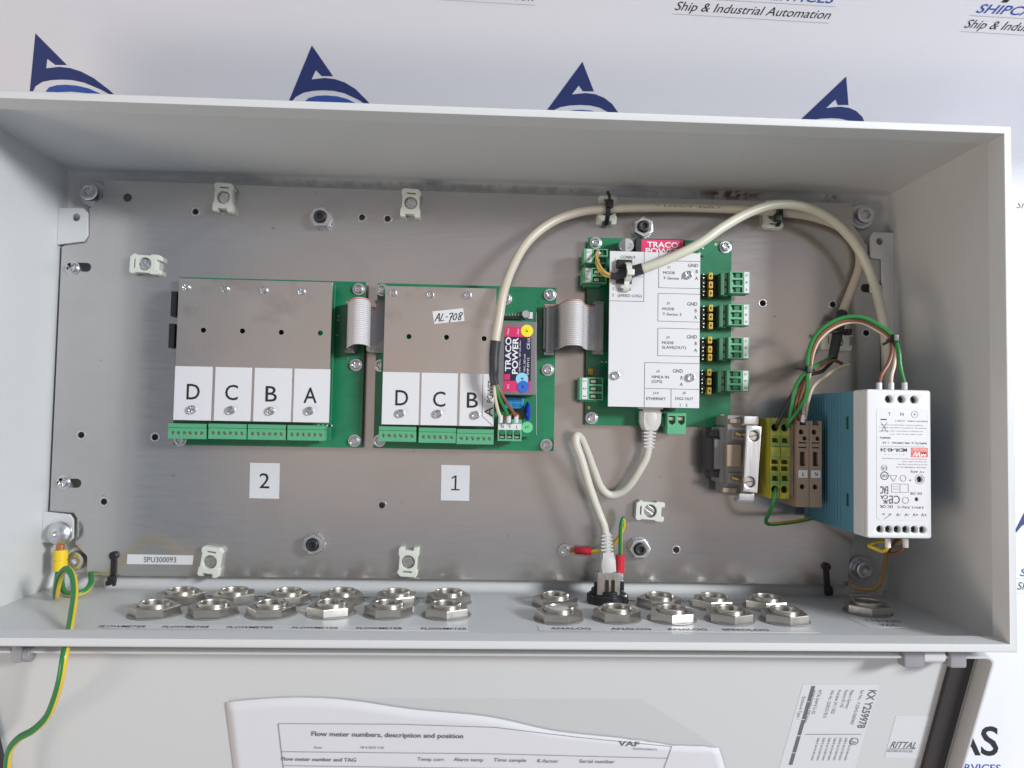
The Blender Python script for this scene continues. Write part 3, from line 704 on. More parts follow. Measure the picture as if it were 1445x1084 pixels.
def saddle(c, rz, label, screw_rz=30):
    t = thing('cable_saddle', label, 'cable mount', (c[0], c[1], PLATE), 'screwed cable saddles')
    put_mesh(SAD, 'body', None, (c[0], c[1], PLATE), t, rz); put_mesh(SADSCREW, 'screw', None, (c[0], c[1], PLATE), t, rz+screw_rz)
    return t
saddle((-185.1, 127.9, 15.0), -3, 'empty pale nylon cable saddle at upper left, nearest the round hole', 80)
saddle((-53.7, 127.9, 15.0), -3, 'empty pale nylon cable saddle above the middle circuit board', -25)
saddle((-237.6, 79.0, 15.0), 88, 'pale nylon cable saddle turned sideways above the left circuit board', 40)
saddle((87.2, 127.1, 15.0), -3, 'pale nylon cable saddle holding the beige cable with a black tie')
saddle((208.9, 127.5, 14.0), 178, 'pale nylon cable saddle under the crossing cables at upper right')
saddle((-185.2, -126.7, 15.0), -8, 'empty pale nylon cable saddle right of the SPU300093 sticker', 20)
saddle((-49.4, -125.2, 15.0), 177, 'empty pale nylon cable saddle at the lower middle of the plate', 25)
saddle((120.3, -87.6, 15.0), 86, 'pale nylon cable saddle turned sideways right of the patch cable', 60)
saddle((256.2, 36.9, 13.0), 88, 'pale nylon cable saddle under the black taped cable end')
# loose black cable ties threaded through the plate's lower edge
def edge_tie(c, rz, label):
    t = MB(); x, y = c[0], c[1]
    R = Matrix.Translation((x, y, 0)) @ Matrix.Rotation(math.radians(rz), 4, 'Z')
    t.box(-1.7, 1.7, -7, 6.5, PLATE+.6, PLATE+1.9, .4, M=R); t.cyl((0, 7.5, PLATE-.5), 2.9, 3.4, seg=16, bev=.6, M=R)
    t.box(-2.7, 2.7, -11.5, -6, PLATE-.2, PLATE+4.4, 1.0, M=R); t.box(-3.2, -.2, -12.5, -9.0, PLATE+1, PLATE+5.2, .7, M=R); t.box(.4, 2.6, -13, -9, PLATE+.6, PLATE+3.4, .6, M=R)
    o = t.build('cable_tie', blackpl, None); tag(o, label, 'cable tie', 'black ties at the plate edge')
edge_tie((-252.5, -131.4, 12.0), 0, 'short black cable tie on the plate left of the SPU300093 sticker')
edge_tie((250.2, -133.6, 12.0), 4, 'short black cable tie on the plate at lower right')
# ---- paper stickers on the plate
def sticker(name, q, text, label, size, z=PLATE, **k):
    cx = sum(p[0] for p in q)/4; cy = sum(p[1] for p in q)/4
    t = MB(); t.mesh(sheet(q, [], z+.05, z+.3)); o = t.build(name, card, None, smooth=0); tag(o, label, 'sticker')
    ro = math.degrees(math.atan2(q[1][1]-q[0][1], q[1][0]-q[0][0]))
    m = lettering([(text, cx+k.pop('dx', 0), cy+k.pop('dy', 0), size, ro, dict(k, z=z+.45))]); build_print(m, 'lettering', [ink], o)
    return o
sticker('number_sticker', [(-161.6, -83.1), (-141.0, -83.3), (-141.3, -58.5), (-161.9, -58.4)], '2', 'white number sticker reading 2 below the left circuit board', 15, h=10.5, fit=7)
sticker('number_sticker', [(-27.9, -82.7), (-7.9, -82.9), (-7.9, -57.9), (-28.0, -57.7)], '1', 'white number sticker reading 1 below the middle circuit board', 15, h=10.5)
sticker('serial_sticker', [(-243.8, -129.7), (-198.9, -129.7), (-198.6, -123.4), (-243.6, -122.9)], 'SPU300093', 'narrow white sticker printed SPU300093 at lower left', 6, fit=22, h=3.7)
# ================================================================ circuit boards
def bx2(name, a, b_, z0, z1, m, parent, bev=.3, label=None):
    mb = MB(); mb.box(min(a[0], b_[0]), max(a[0], b_[0]), min(a[1], b_[1]), max(a[1], b_[1]), z0, z1, bev)
    o = mb.build(name, m, parent)
    if label: o['label'] = label
    return o
STANDOFF = None
def board(name, x0, x1, y0, y1, z, parent, screws=(), holes=()):
    mb = MB(); mb.mesh(sheet(rect(x0, x1, y0, y1), [circle(hx, hy, 1.6, 12) for hx, hy in holes], z-1.6, z, 0)); 
    for f in mb.bm.faces:
        f.material_index = 0 if abs(f.normal.z) > .5 else 1
    o = mb.build(name, [pcb, pcb_edge], parent, smooth=0)
    for (sx, sy) in screws:
        put_mesh(SCREW, 'screw', None, (sx, sy, z), parent, random.uniform(0, 90)); put_mesh(STAND, 'standoff', None, (sx, sy, PLATE), parent)
    return o
mb = MB(); mb.cyl((0, 0, .1), 3.2, 6.2, seg=6); STAND = shared(mb, [steel])
# six-way pluggable connector
def plug_mesh(n=6, pitch=3.81):
    w = n*pitch/2+1.2
    mb = MB(); mb.mesh(sheet(rect(-w, w, -5.2, 2.2), [circle((k-(n-1)/2)*pitch, -1.2, 1.2, 14) for k in range(n)], 9.0, 13.6, .25)); mb.box(-w+.1, w-.1, -5.1, 2.1, 1, 12.0, .3)
    mb.box(-w, w, 2.25, 5.2, 1, 14.4, .5); mb.box(-w-.5, -w+1.4, -3.5, 4.6, 1, 9.0, .3)
    for k in range(n): mb.box((k-(n-1)/2)*pitch-1.2, (k-(n-1)/2)*pitch+1.2, -5.5, -5.0, 3.5, 7.5, .1)
    a = shared(mb, [greenplug])
    mb = MB()
    for k in range(1):
        mb.mesh(sheet(circle(0, 0, 1.14, 14), [rect(-.9, .9, -.16, .16)], 12.1, 12.9, .1)); mb.cyl((0, 0, 11.9), 1.0, .3, seg=12)
    return a, shared(mb, [brass_nickel])
PLUG6, TSCREW = plug_mesh()
def plug6(c, z, parent):
    p = put_mesh(PLUG6, 'plug_connector', None, (c[0], c[1], z), parent)
    for k in range(6): put_mesh(TSCREW, 'terminal_screw', None, (c[0]+(k-2.5)*3.81, c[1]-1.2, z), p, random.uniform(0, 180))
    return p
def label_card(x0, x1, y0, y1, z, letter, lx, ly, parent, h=10.4):
    m = MB(); m.mesh(sheet(rect(x0, x1, y0, y1), [], z+.03, z+.28)); o = m.build('label_card', card, parent, smooth=0)
    it = [(letter, lx, ly, 14, 0, dict(h=h, fit={'D': 8.6, 'C': 8.4, 'B': 7.6, 'A': 8.8}[letter], bold=.005, z=z+.42))] if letter else []
    if it: build_print(lettering(it), 'lettering', [ink], o)
    return o
def cover(x0, x1, y0, y1, z, holes, parent, m, bend=7.0):
    mb = MB(); mb.mesh(sheet(rect(x0, x1, y0, y1), [circle(hx, hy, 1.7, 18) for hx, hy in holes], z-1.2, z, .15))
    return mb.build('cover_plate', m, parent, smooth=40)
def pillars(pts, z0, z1, parent):
    for (x, y) in pts:
        mb = MB(); mb.cyl((x, y, z0), 2.6, z1-z0, seg=6); mb.build('spacer', brass_nickel, parent)

# ---- left board
b2 = thing('circuit_board', 'left green circuit board with four channel cards D C B A', 'circuit board', (-148, 12, PLATE), 'stacked interface boards')
board('base_board', -212.2, -83.6, -46.5, 70.1, 18, b2, [(-88.4, 64.8), (-88.9, 11.4), (-88.4, -41.5), (-207.5, -43.1)])
board('module_board', -209.5, -103.3, -41.0, 65.9, 27, b2)
tops = [(-200.2, 59.9), (-174.5, 59.6), (-148.6, 59.3), (-123.6, 59.0)]; lows = [(-192.9, -22.1), (-167.3, -22.0), (-141.2, -22.0), (-115.4, -21.5)]
cover(-205.2, -103.0, -29.3, 65.8, 38, [(-187.8, 31.2), (-162.0, 31.3), (-136.2, 31.0), (-110.2, 31.1)], b2, nickel)
for x, y in tops: put_mesh(SCREW_SMALL, 'screw', None, (x, y, 38.02), b2, random.uniform(0, 90))
for x, y in lows: put_mesh(SCREW_MID, 'screw', None, (x, y, 38.3), b2, random.uniform(0, 90))
pillars(tops+lows, 27.05, 36.75, b2); pillars([(-200, 60), (-110, 60), (-200, -40), (-110, -40)], 18.05, 25.35, b2)
ytop = 6.7
for (xa, xb, ch, lx, ly) in ((-205.2, -180.6, 'D', *(-192.8, -10.2)), (-178.7, -154.6, 'C', *(-167.6, -10.2)), (-152.8, -128.0, 'B', *(-141.4, -10.6)), (-126.5, -102.6, 'A', *(-115.5, -11.0))):
    label_card(xa, xb, -29.1, ytop, 38, ch, lx, ly, b2)
for c in ((-197.4, -36.6, 34.0), (-170.8, -36.3, 34.0), (-144.7, -36.3, 34.0), (-118.4, -36.3, 34.0)): plug6(c, 20.5, b2)
for a, b_ in (((-211.6, 35.4), (-207.6, 19.1)), ((-211.0, 57.3), (-207.0, 40.4))): bx2('edge_header', a, b_, 27.1, 35.5, blackpl, b2, .3)
# a few surface parts along its open right strip
for (px, w, h, m) in (((-101.9, 45.6, 18.0), 1.2, .7, card), ((-101.8, 42.6, 18.0), 1.2, .7, card), ((-102.5, 32.1, 18.0), 1.4, .5, card), ((-95.1, 16.3, 18.0), 1.0, 1.0, brass)):
    mb = MB(); mb.box(px[0]-w/2, px[0]+w/2, px[1]-h/2, px[1]+h/2, 18.02, 18.5, .1); mb.build('surface_part', m, b2)
for k in range(7):
    mb = MB(); x = -104-2.6*(k % 2)-.0; y = -27.0-0*k; mb.box(-112+k*1.5, -111.2+k*1.5, -31.8, -30.6, 27.1, 28.4, .1); mb.build('surface_part', blackpl if k % 2 else card, b2)

# ---- middle board
b1 = thing('circuit_board', 'middle green circuit board with cards D C B and a grey power module', 'circuit board', (-12, 12, PLATE), 'stacked interface boards')
board('base_board', -75.3, 50.9, -46.4, 69.6, 18, b1, [(46.3, 64.2), (45.7, 10.8), (45.6, -42.1), (-72.1, 64.7), (-71.9, 11.3), (-71.1, -41.2)])
board('module_board', -70.5, 36.6, -36.6, 64.4, 24.5, b1)
tops = [(-62.1, 59.7), (-37.0, 59.0), (-11.5, 59.3)]; lows = [(-54.8, -22.0), (-29.8, -21.8), (-4.3, -22.1)]
cover(-67.5, 7.9, -29.7, 64.3, 38, [(-50.7, 30.1), (-25.3, 30.2), (0.2, 29.9)], b1, nickel)
for x, y in tops: put_mesh(SCREW_SMALL, 'screw', None, (x, y, 38.02), b1, random.uniform(0, 90))
for x, y in lows: put_mesh(SCREW_MID, 'screw', None, (x, y, 38.3), b1, random.uniform(0, 90))
pillars(tops+lows, 24.55, 36.75, b1); pillars([(-64, 60), (0, 60), (-64, -38), (0, -38)], 18.05, 22.85, b1)
ytop = 5.8
label_card(-67.5, -42.8, -29.5, ytop, 38, 'D', *(-54.4, -11.5), b1); label_card(-41.4, -17.0, -29.5, ytop, 38, 'C', *(-29.2, -11.9), b1)
xs = 0.0
o = label_card(-15.3, 7.7, -29.5, ytop, 38, 'B', *(-6.8, -12.1), b1)
m = lettering([('POWER', *(5.2, -5.7), 7, 88, dict(fit=15.5, h=4.0, z=38.42)), ('A', *(4.3, -19.7), 9, 88, dict(h=5.6, fit=6.6, z=38.42))])
lines([(xs, ytop-.3, xs, -22.6), (xs, -22.6, 7.1, -29.2)], .25, 38.42, m)
build_print(m, 'lettering', [ink], o)
q = [(-33.8, 39.1), (-13.4, 41.7), (-14.4, 50.3), (-35.2, 47.6)]
o = None
m = MB(); m.mesh(sheet(q, [], 38.05, 38.25)); o = m.build('handwritten_label', card, b1, smooth=0); o['label'] = 'crooked white label hand-lettered AL-708'
HW = [[(0, 0), (.25, .45), (.62, 1.05), (.70, .5), (.78, -.05)], [(.22, .42), (.5, .46), (.80, .48)], [(1.25, 1.0), (1.10, .5), (1.0, .05), (1.25, .02), (1.6, .12)], [(1.85, .5), (2.15, .54)], [(2.35, .85), (2.7, .98), (3.0, .95), (2.8, .5), (2.55, -.25)], [(2.6, .42), (3.0, .5)],
      [(3.45, .85), (3.2, .55), (3.2, .15), (3.45, .05), (3.7, .4), (3.72, .75), (3.5, .9), (3.4, .8)], [(4.55, .95), (4.25, .95), (4.1, .75), (4.35, .5), (4.5, .2), (4.3, .0), (4.05, .15), (4.2, .45), (4.55, .65), (4.65, .9), (4.5, .98)]]
hc = (-33.5, 40.7); m = MB()
for st in HW:                                  # pen strokes, a little slanted
    pts = spline([(hc[0]+3.9*p[0]+.6*p[1], hc[1]+5.2*p[1]+.34*p[0], 0) for p in st], 4)
    lines([(p.x, p.y, q_.x, q_.y) for p, q_ in zip(pts[:-1], pts[1:])], .62, 38.4, m)
build_print(m, 'lettering', [ink], o)
for c in ((-57.1, -36.0, 34.0), (-30.2, -36.4, 34.0), (-4.5, -36.9, 34.0)): plug6(c, 20.5, b1)
# power module
ZM = 44.0
a, c = (9.9, 41.7), (35.7, -8.2)
mod = bx2('power_module', a, c, 24.6, ZM, modgrey, b1, .9)
lx0, lx1, ly1, ly0 = 13.9, 32.0, 37.8, -5.6
H = ly1-ly0
m = flat([rect(lx0, lx1, ly0+H*.158, ly1-H*.158)], ZM+.12); flat([rect(lx0, lx1, ly1-H*.158, ly1)], ZM+.12, m, 1); flat([rect(lx0, lx1, ly0, ly0+H*.158)], ZM+.12, m, 1); flat([rect(lx0+.3, lx0+4.2, ly0+H*.17, ly0+H*.26)], ZM+.2, m, 1)
build_print(m, 'module_label', [traconavy, tracored], mod)
cxm = (lx0+lx1)/2
m = lettering([('TRACO', lx0+2.7, 19.1, 5, 90, dict(fit=23, h=4.0, bold=.02, z=ZM+.25)), ('POWER', lx0+7.4, 18.2, 5, 90, dict(fit=24.5, h=4.0, bold=.02, z=ZM+.25)),
               ('85-240 VAC, 180 mA max.', lx0+10.6, 16.7, 2, 90, dict(fit=24, h=1.2, z=ZM+.25)), ('24 VDC, 583 mA', lx0+13.9, 12.0, 2, 90, dict(fit=15, h=1.3, z=ZM+.25)), ('TMP 07112', lx0+16.2, 11.0, 2, 90, dict(fit=12, h=1.4, z=ZM+.25)),
               ('CE', lx0+16.2, 24.9, 3, 90, dict(fit=4.2, h=2.0, z=ZM+.25)), ('UL', lx0+16.4, 29.2, 3, 90, dict(fit=3, h=1.8, z=ZM+.25)), ('+Vout', lx0+2.4, ly1-H*.08, 2, 90, dict(fit=4.2, h=1.3, z=ZM+.25)), ('-Vout', lx0+9.0, ly1-H*.08, 2, 90, dict(fit=4.2, h=1.3, z=ZM+.25)), ('AC', lx0+3.0, ly0+H*.07, 2, 90, dict(fit=3, h=1.4, z=ZM+.25))])
build_print(m, 'lettering', [whiteink], mod)
for c, m_, z, r in (((29.0, 35.2, 44.0), dyellow, ZM+.2, 4.15), ((26.2, 2.6, 44.0), dlight, ZM+.3, 4.2), ((27.0, -2.6, 44.0), dblue, ZM+.5, 4.0)):
    mb = MB(); mb.cyl((c[0], c[1], z), r, .15, seg=32); d = mb.build('inspection_dot', m_, mod)
    m = lettering([({'y': 'V', 'l': 'A', 'b': 'P'}[m_.name[0]], c[0], c[1], 3.2, 70, dict(z=z+.3, shear=.2))]); build_print(m, 'lettering', [ink], d)
c = (31.5, -29.9, 25.0); mb = MB(); mb.cyl((c[0], c[1], 24.6), 3.9, .2, seg=32); d = mb.build('inspection_dot', dgreen, b1); m = lettering([('FT', c[0], c[1], 2.6, 15, dict(z=24.95, shear=.3))]); build_print(m, 'lettering', [ink], d)
f = bx2('film_capacitor', (15.6, -9.5), (28.3, -17.2), 24.6, 33, capblue, b1, .6); m = lettering([('EPCOS', *(21.9, -11.5), 3, 0, dict(fit=10, h=1.7, z=33.15)), ('X2 UL', *(23.9, -14.9), 3, 0, dict(fit=7, h=2.2, z=33.15))]); build_print(m, 'lettering', [navy], f)
c = (31.1, -19.1, 33.0); mb = MB(); mb.lathe([(0, -1.9), (4, -1.8), (6.2, -1.1), (6.9, 0), (6.2, 1.1), (4, 1.8), (0, 1.9)], (c[0], c[1], 32), 'x', 28); o = mb.build('varistor', disc, b1)
c = (28.9, 48.5, 29.0); mb = MB(); mb.cyl((c[0], c[1], 24.6), 3.0, 5, seg=24, bev=.5); mb.build('electrolytic_capacitor', capcan, b1); mb = MB(); mb.box(c[0]+1.5, c[0]+5, c[1]-2.6, c[1]+2.0, 24.55, 26, .2); mb.build('capacitor_base', card, b1)
c = (22.8, -23.1, 29.0); mb = MB(); mb.lathe([(2.4, 0), (4.0, .2), (4.4, 1.6), (4.0, 3), (2.4, 3.2), (2.4, 0)], (c[0], c[1], 24.7), 'z', 24); mb.build('toroid_choke', copper, b1)
c = (14.1, -23.8, 27.0); mb = MB(); mb.cyl((c[0]-2, c[1], 27), 1.8, 5, 'x', 14, .3); mb.build('fuse_holder', wbrown, b1)
h0, h1 = (11.8, 47.3), (25.2, 45.1)
bx2('pin_header', h0, h1, 24.55, 27, blackpl, b1, .2)
for k in range(6):
    t = MB(); x = h0[0]+1.2+k*(h1[0]-h0[0]-2.4)/5; t.box(x-.35, x+.35, h0[1]+.6, h0[1]+2.0, 24.55, 25.2); t.build('pin', brass_nickel, b1)
c = (14.7, 59.5, 26.0); put_mesh(SCREW, 'screw', None, (c[0], c[1], 24.55), b1, 20)
bx2('surface_part', (39.3, 46.4), (41.0, 39.6), 18.05, 19.6, greypl, b1, .2)
lm = lines([(36.6, 50.6, 38.1, -35.2)], .35, 24.6); 
build_print(lm, 'silkscreen', [lightink], b1)
# three-way mains terminal
def way_terminal(name, parent, cx, cy, z0, z1, n, pitch, depth, axis, label_txt, opening=.5, dark=greendark, body=greenplug, strip=None):
    """rising-clamp terminal seen from above: n openings in a row, label strip beside them; axis 'x' or 'y' is the row direction"""
    w = n*pitch/2+.6
    R = Matrix.Translation((cx, cy, 0)) @ (Matrix.Identity(4) if axis == 'x' else Matrix.Rotation(math.radians(-90), 4, 'Z'))
    d0, d1 = -depth/2, depth/2; hs = []
    for k in range(n):
        xk = (k-(n-1)/2)*pitch; hs.append(rect(xk-pitch*.38, xk+pitch*.38, d0+depth*.10, d0+depth*(.10+opening)))
    mb = MB(); mb.mesh(sheet(rect(-w, w, d0, d1), hs, z1-6, z1, .25), M=R); mb.box(-w+.15, w-.15, d0+.15, d1-.15, z0, z1-5.0, .2, M=R)
    t = mb.build(name, body, parent)
    for k in range(n):
        xk = (k-(n-1)/2)*pitch
        c = MB(); c.box(xk-pitch*.34, xk+pitch*.34, d0+depth*(.12+opening*.45), d0+depth*(.10+opening*.98), z1-5.0, z1-2.6, .3, M=R); c.build('clamp', dark, t)
        c = MB(); c.box(xk-pitch*.30, xk+pitch*.30, d0+depth*.12, d0+depth*(.10+opening*.40), z1-5.0, z1-1.6, .3, M=R); c.build('clamp_screw', steel, t)
    if strip is not None:
        c = MB(); c.box(-w+.3, w-.3, strip[0], strip[1], z1+.02, z1+.35, .1, M=R); s_ = c.build('marker_strip', card, t)
        it = []
        for k, ch in enumerate(label_txt):
            it.append((ch, (k-(n-1)/2)*pitch, (strip[0]+strip[1])/2, 2.8, strip[2] if len(strip) > 2 else 0, dict(h=min(2.0, (strip[1]-strip[0])*.6), z=z1+.5)))
        build_print(lettering(it, R), 'lettering', [ink], s_)
    return t
a, c = (10.5, -24.6), (27.4, -39.5)
cx, cy = (a[0]+c[0])/2, (a[1]+c[1])/2; D = a[1]-c[1]
t = way_terminal('mains_terminal', b1, cx, cy, 24.6, 35, 3, 5.08, D, 'x', ['N', '+', 'L'], .34, interior, greenplug, (D*.02, D*.30))
for k in range(3):
    mb = MB(); mb.cyl((cx+(k-1)*5.08, cy-D*.10, 34.6), 1.9, .9, seg=18, bev=.2); mb.build('entry_collar', greendark, t)
# ---- right board
b3 = thing('circuit_board', 'right green circuit board under a white connector cover printed J1 to J10', 'circuit board', (125, 40, PLATE))
board('base_board', 73.1, 177.0, -27.5, 106.4, 18, b3, [(78.5, 102.4), (172.4, 102.0), (77.4, -22.6), (171.1, -22.7)])
ZC = 40.0; CX0, CX1, CY0, CY1 = 85.3, 148.0, -14.6, 92.1
mb = MB(); mb.mesh(sheet(rect(CX0, CX1, CY0, CY1), [], ZC-1.5, ZC, .15)); cov = mb.build('cover_plate', coverwhite, b3, smooth=40); cov['label'] = 'white printed cover with connector legends'
cs = [(139.6, 76.8), (90.2, 6.5), (141.8, 6.3)]
for x, y in cs: put_mesh(SCREW_MID, 'screw', None, (x, y, ZC+.02), b3, random.uniform(0, 90))
pillars(cs+[(89.4, 83.5)], 18.05, ZC-1.55, b3)
ZI = ZC+.15
def T3(s, p, w=None, h=1.9, ax='CENTER'):
    d = dict(z=ZI, ax=ax, h=h)
    if w: d['fit'] = w
    return (s, p[0], p[1], 3, 0, d)
it = [T3('CONN.9', (97.7, 88.1), 10, 2.0), T3('1', (87.7, 66.1)), T3('DIG.IN', (95.5, 65.8), 8.5, 2.0), T3('2', (87.7, 61.7)), T3('(SPEED LOG)', (99.2, 61.2), 16.5, 2.5), T3('I', (88.9, 86.2), None, 1.6),
      T3('J1', (126.1, 81.8)), T3('MODB', (126.3, 78.1), 8.0), T3('T-Sense 1', (128.8, 74.4), 13.2), T3('GND', (143.0, 83.6), 7.0, 2.4), T3('B', (145.7, 79.4), None, 2.3), T3('A', (145.5, 74.7), None, 2.3),
      T3('J2', (126.0, 56.8)), T3('MODB', (126.0, 53.1), 8.0), T3('T-Sense 2', (128.7, 49.5), 13.2), T3('GND', (142.6, 56.9), 7.0, 2.4), T3('B', (145.1, 52.3), None, 2.3), T3('A', (145.0, 47.7), None, 2.3),
      T3('J3', (125.9, 33.3)), T3('MODB', (125.9, 29.8), 8.0), T3('SLAVE(OUT)', (130.2, 26.3), 16.5, 2.5), T3('GND', (142.6, 34.2), 7.0, 2.4), T3('B', (145.3, 29.7), None, 2.3), T3('A', (145.2, 25.1), None, 2.3),
      T3('J4', (119.3, 9.9)), T3('NMEA IN', (121.0, 6.2), 11.8), T3('(GPS)', (118.7, 2.8), 7.2, 2.5), T3('GND', (133.0, 10.6), 7.0, 2.4), T3('B', (135.7, 5.9), None, 2.3), T3('A', (135.5, 1.5), None, 2.3),
      T3('J10', (118.0, -5.0)), T3('ETHERNET', (118.3, -8.7), 13.4), T3('J5', (137.5, -4.6)), T3('DIGI OUT', (137.7, -8.3), 12.3), T3('1', (134.9, -12.7)), T3('2', (139.2, -12.7))]
m = lettering(it)
def bxl(x0, x1, y0, y1): return [(x0, y0, x1, y0), (x0, y1, x1, y1), (x0, y0, x0, y1)] + ([(x1, y0, x1, y1)] if x1 < CX1-.2 else [])
XE = CX1-.1
segs = []
xa, ya, yb = 109.0, 57.7, 74.8
segs += [(CX0+.1, ya, xa, ya), (xa, ya, xa, CY1-.1), (CX0+.1, yb, xa, yb)]
xj = 119.2
segs += [(xj, 86.4, xj, CY1-.1)]
segs += bxl(xj, XE, 67.6, 86.4) + bxl(118.9, XE, 44.5, 63.7) + bxl(119.0, XE, 20.8, 39.7) + bxl(110.1, XE, -1.8, 15.9)
segs += [(110.1, -2.2, 110.1, CY0+.1), (128.5, -1.8, 128.5, CY0+.1)]
lines(segs, .25, ZI, m); build_print(m, 'lettering', [ink], cov)
# parts under and beside the cover
dc = bx2('power_module', (104.5, 103.5), (139.7, 85.0), 18.05, 32, modblack, b3, .8)
m = flat([rect(108.6, 138.3, 87.0, 102.7)], 32.12, mi=1); build_print(m, 'module_label', [traconavy, tracored], dc)
m = lettering([('TRACO', *(123.6, 99.2), 5, 0, dict(fit=22, h=4.0, bold=.02, z=32.25)), ('POWER', *(123.6, 94.7), 5, 0, dict(fit=24, h=4.0, bold=.02, z=32.25)), ('R', *(135.0, 101.1), 1.4, 0, dict(h=1.0, z=32.25))]); build_print(m, 'lettering', [whiteink], dc)
c = (98.7, 98.6, 31.0); mb = MB(); mb.cyl((c[0], c[1], 18.05), 5.4, 13, seg=32, bev=.7); mb.build('electrolytic_capacitor', capcan, b3); m = lettering([('220', c[0]+2.4, c[1]+.5, 2, 0, dict(z=31.15)), ('35V', c[0]+2.4, c[1]-1.8, 2, 0, dict(z=31.15))]); build_print(m, 'lettering', [greyink], b3)
m = flat([[(c[0]-5.0, c[1]-1.8), (c[0]-1.2, c[1]-5.0), (c[0]-1.2, c[1]+5.0), (c[0]-5.0, c[1]+1.8)]], 31.1); build_print(m, 'capacitor_marking', [greyink], b3)
def side_terminal(px0, px1, n, txt):
    """terminal on the board's left edge: marker strip on the left, wire openings towards the right"""
    x0, x1, y0, y1 = px0[0], px1[0], px1[1], px0[1]; pitch = (y1-y0)/n
    hs = [rect(x0+(x1-x0)*.42, x1-.9, y0+pitch*k+.8, y0+pitch*(k+1)-.8) for k in range(n)]
    mb = MB(); mb.mesh(sheet(rect(x0, x1, y0, y1), hs, 25, 31, .25)); mb.box(x0+.1, x1-.1, y0+.1, y1-.1, 18.05, 26.0, .2); mb.box(x0+2, x1-3, y0-1.2, y0+.2, 18.05, 24, .2)
    t = mb.build('screw_terminal', greenplug, b3)
    for k in range(n):
        yc = y0+pitch*(k+.5)
        c = MB(); c.box(x1-4.6, x1-1.1, yc-pitch*.3, yc+pitch*.3, 25.5, 28.8, .3); c.build('clamp', greendark, t)
        c = MB(); c.box(x0+(x1-x0)*.48, x0+(x1-x0)*.48+3.6, yc-1.1, yc+1.1, 25.5, 29.6, .2); c.build('clamp_screw', brass_nickel, t)
    c = MB(); c.box(x0+1.8, x0+5.4, y0+.5, y1-.5, 31.02, 31.3, .1); s_ = c.build('marker_strip', card, t)
    build_print(lettering([(ch, x0+3.6, y1-pitch*(k+.5), 3, -90, dict(h=2.2, z=31.45)) for k, ch in enumerate(txt)]), 'lettering', [ink], s_)
side_terminal((68.5, 95.4), (85.3, 85.2), 2, '12'); side_terminal((67.9, 82.0), (84.7, 71.2), 2, '12'); side_terminal((66.8, 5.4), (83.3, -10.2), 3, '123')
# pluggable three-way connectors on the right edge, their headers and the jumper rows
def edge_plug(a, c, jl):
    x0, x1, y0, y1 = a[0], c[0], c[1], a[1]; pitch = (y1-y0)/3
    hs = [rect(x0+1.8, x0+(x1-x0)*.62, y0+pitch*k+.8, y0+pitch*(k+1)-.8) for k in range(3)]
    mb = MB(); mb.mesh(sheet(rect(x0, x1, y0, y1), hs, 26, 32, .25)); mb.box(x0+.1, x1-.1, y0+.1, y1-.1, 20.0, 27.0, .2)
    t = mb.build('plug_connector', greenplug, b3)
    for k in range(3):
        yc = y0+pitch*(k+.5)
        c_ = MB(); c_.box(x0+4.6, x0+(x1-x0)*.60, yc-pitch*.33, yc+pitch*.33, 26.5, 30.4, .2); c_.build('clamp', greendark, t)
        c_ = MB(); c_.box(x0+2.0, x0+4.4, yc-1.3, yc+1.0, 26.5, 28.6, .2); c_.build('clamp_screw', ferrule, t)
    c_ = MB(); c_.box(x1-4.4, x1-.9, y0+.3, y1-.3, 32.02, 32.35, .1); s_ = c_.build('marker_strip', card, t)
    build_print(lettering([(ch, x1-2.7, y1-pitch*(k+.5), 3, -90, dict(h=1.6, z=32.5)) for k, ch in enumerate('GBA')]), 'lettering', [greyink], s_)
    h = MB(); h.box(x0-5.6, x0-.2, y0-1.5, y1-.3, 18.05, 27.5, .4); h.box(x0-5.6, x0-3.0, y0-1.0, y1-.6, 27.4, 29.0, .3); h = h.build('connector_header', greendark, b3)
    for k in range(3):
        c_ = MB(); c_.box(x0-2.9, x0-.9, y0+pitch*k+.5, y0+pitch*(k+1)-1.0, 27.52, 28.3, .3); c_.build('latch', greypl, h)
    hd = MB(); jx = 160.4
    hd.box(jx-6.2, jx-3.6, y0-1.2, y1-.6, 18.05, 22.5, .2); hd.box(jx+2.6, jx+6.0, y0-1.2, y1-.6, 18.05, 21.5, .2); hd.box(jx-2.0, jx+1.8, y0-1.2, y1-.2, 18.05, 20.5, .2); hd = hd.build('jumper_header', blackpl, b3)
    for (jx_, jy_) in jl:
        c_ = MB(); c_.mesh(sheet(rrect(jx_-1.5, jx_+1.5, jy_-2.5, jy_+2.5, .5, 2), [rect(jx_-.5, jx_+.5, jy_-.7, jy_+.7)], 20.6, 26, .3)); c_.build('jumper_cap', jumper, hd)
        for s_ in (-1, 1):
            c_ = MB(); c_.box(jx_-5.4, jx_-4.5, jy_+s_*1.27-.35, jy_+s_*1.27+.35, 22.4, 25, .1); c_.build('pin', steel, hd)
edge_plug((171.4, 81.9), (185.8, 66.5), [(159.6, 79.4), (159.7, 73.1), (159.7, 67.1)])
edge_plug((170.5, 58.9), (185.6, 44.0), [(159.8, 56.6), (159.8, 50.3), (159.9, 44.2)])
edge_plug((170.6, 35.7), (185.5, 20.7), [(159.4, 33.9), (159.5, 27.3), (159.5, 21.6)])
edge_plug((169.7, 12.4), (185.3, -2.1), [(159.1, 11.1), (159.1, 4.6), (159.2, -1.9)])
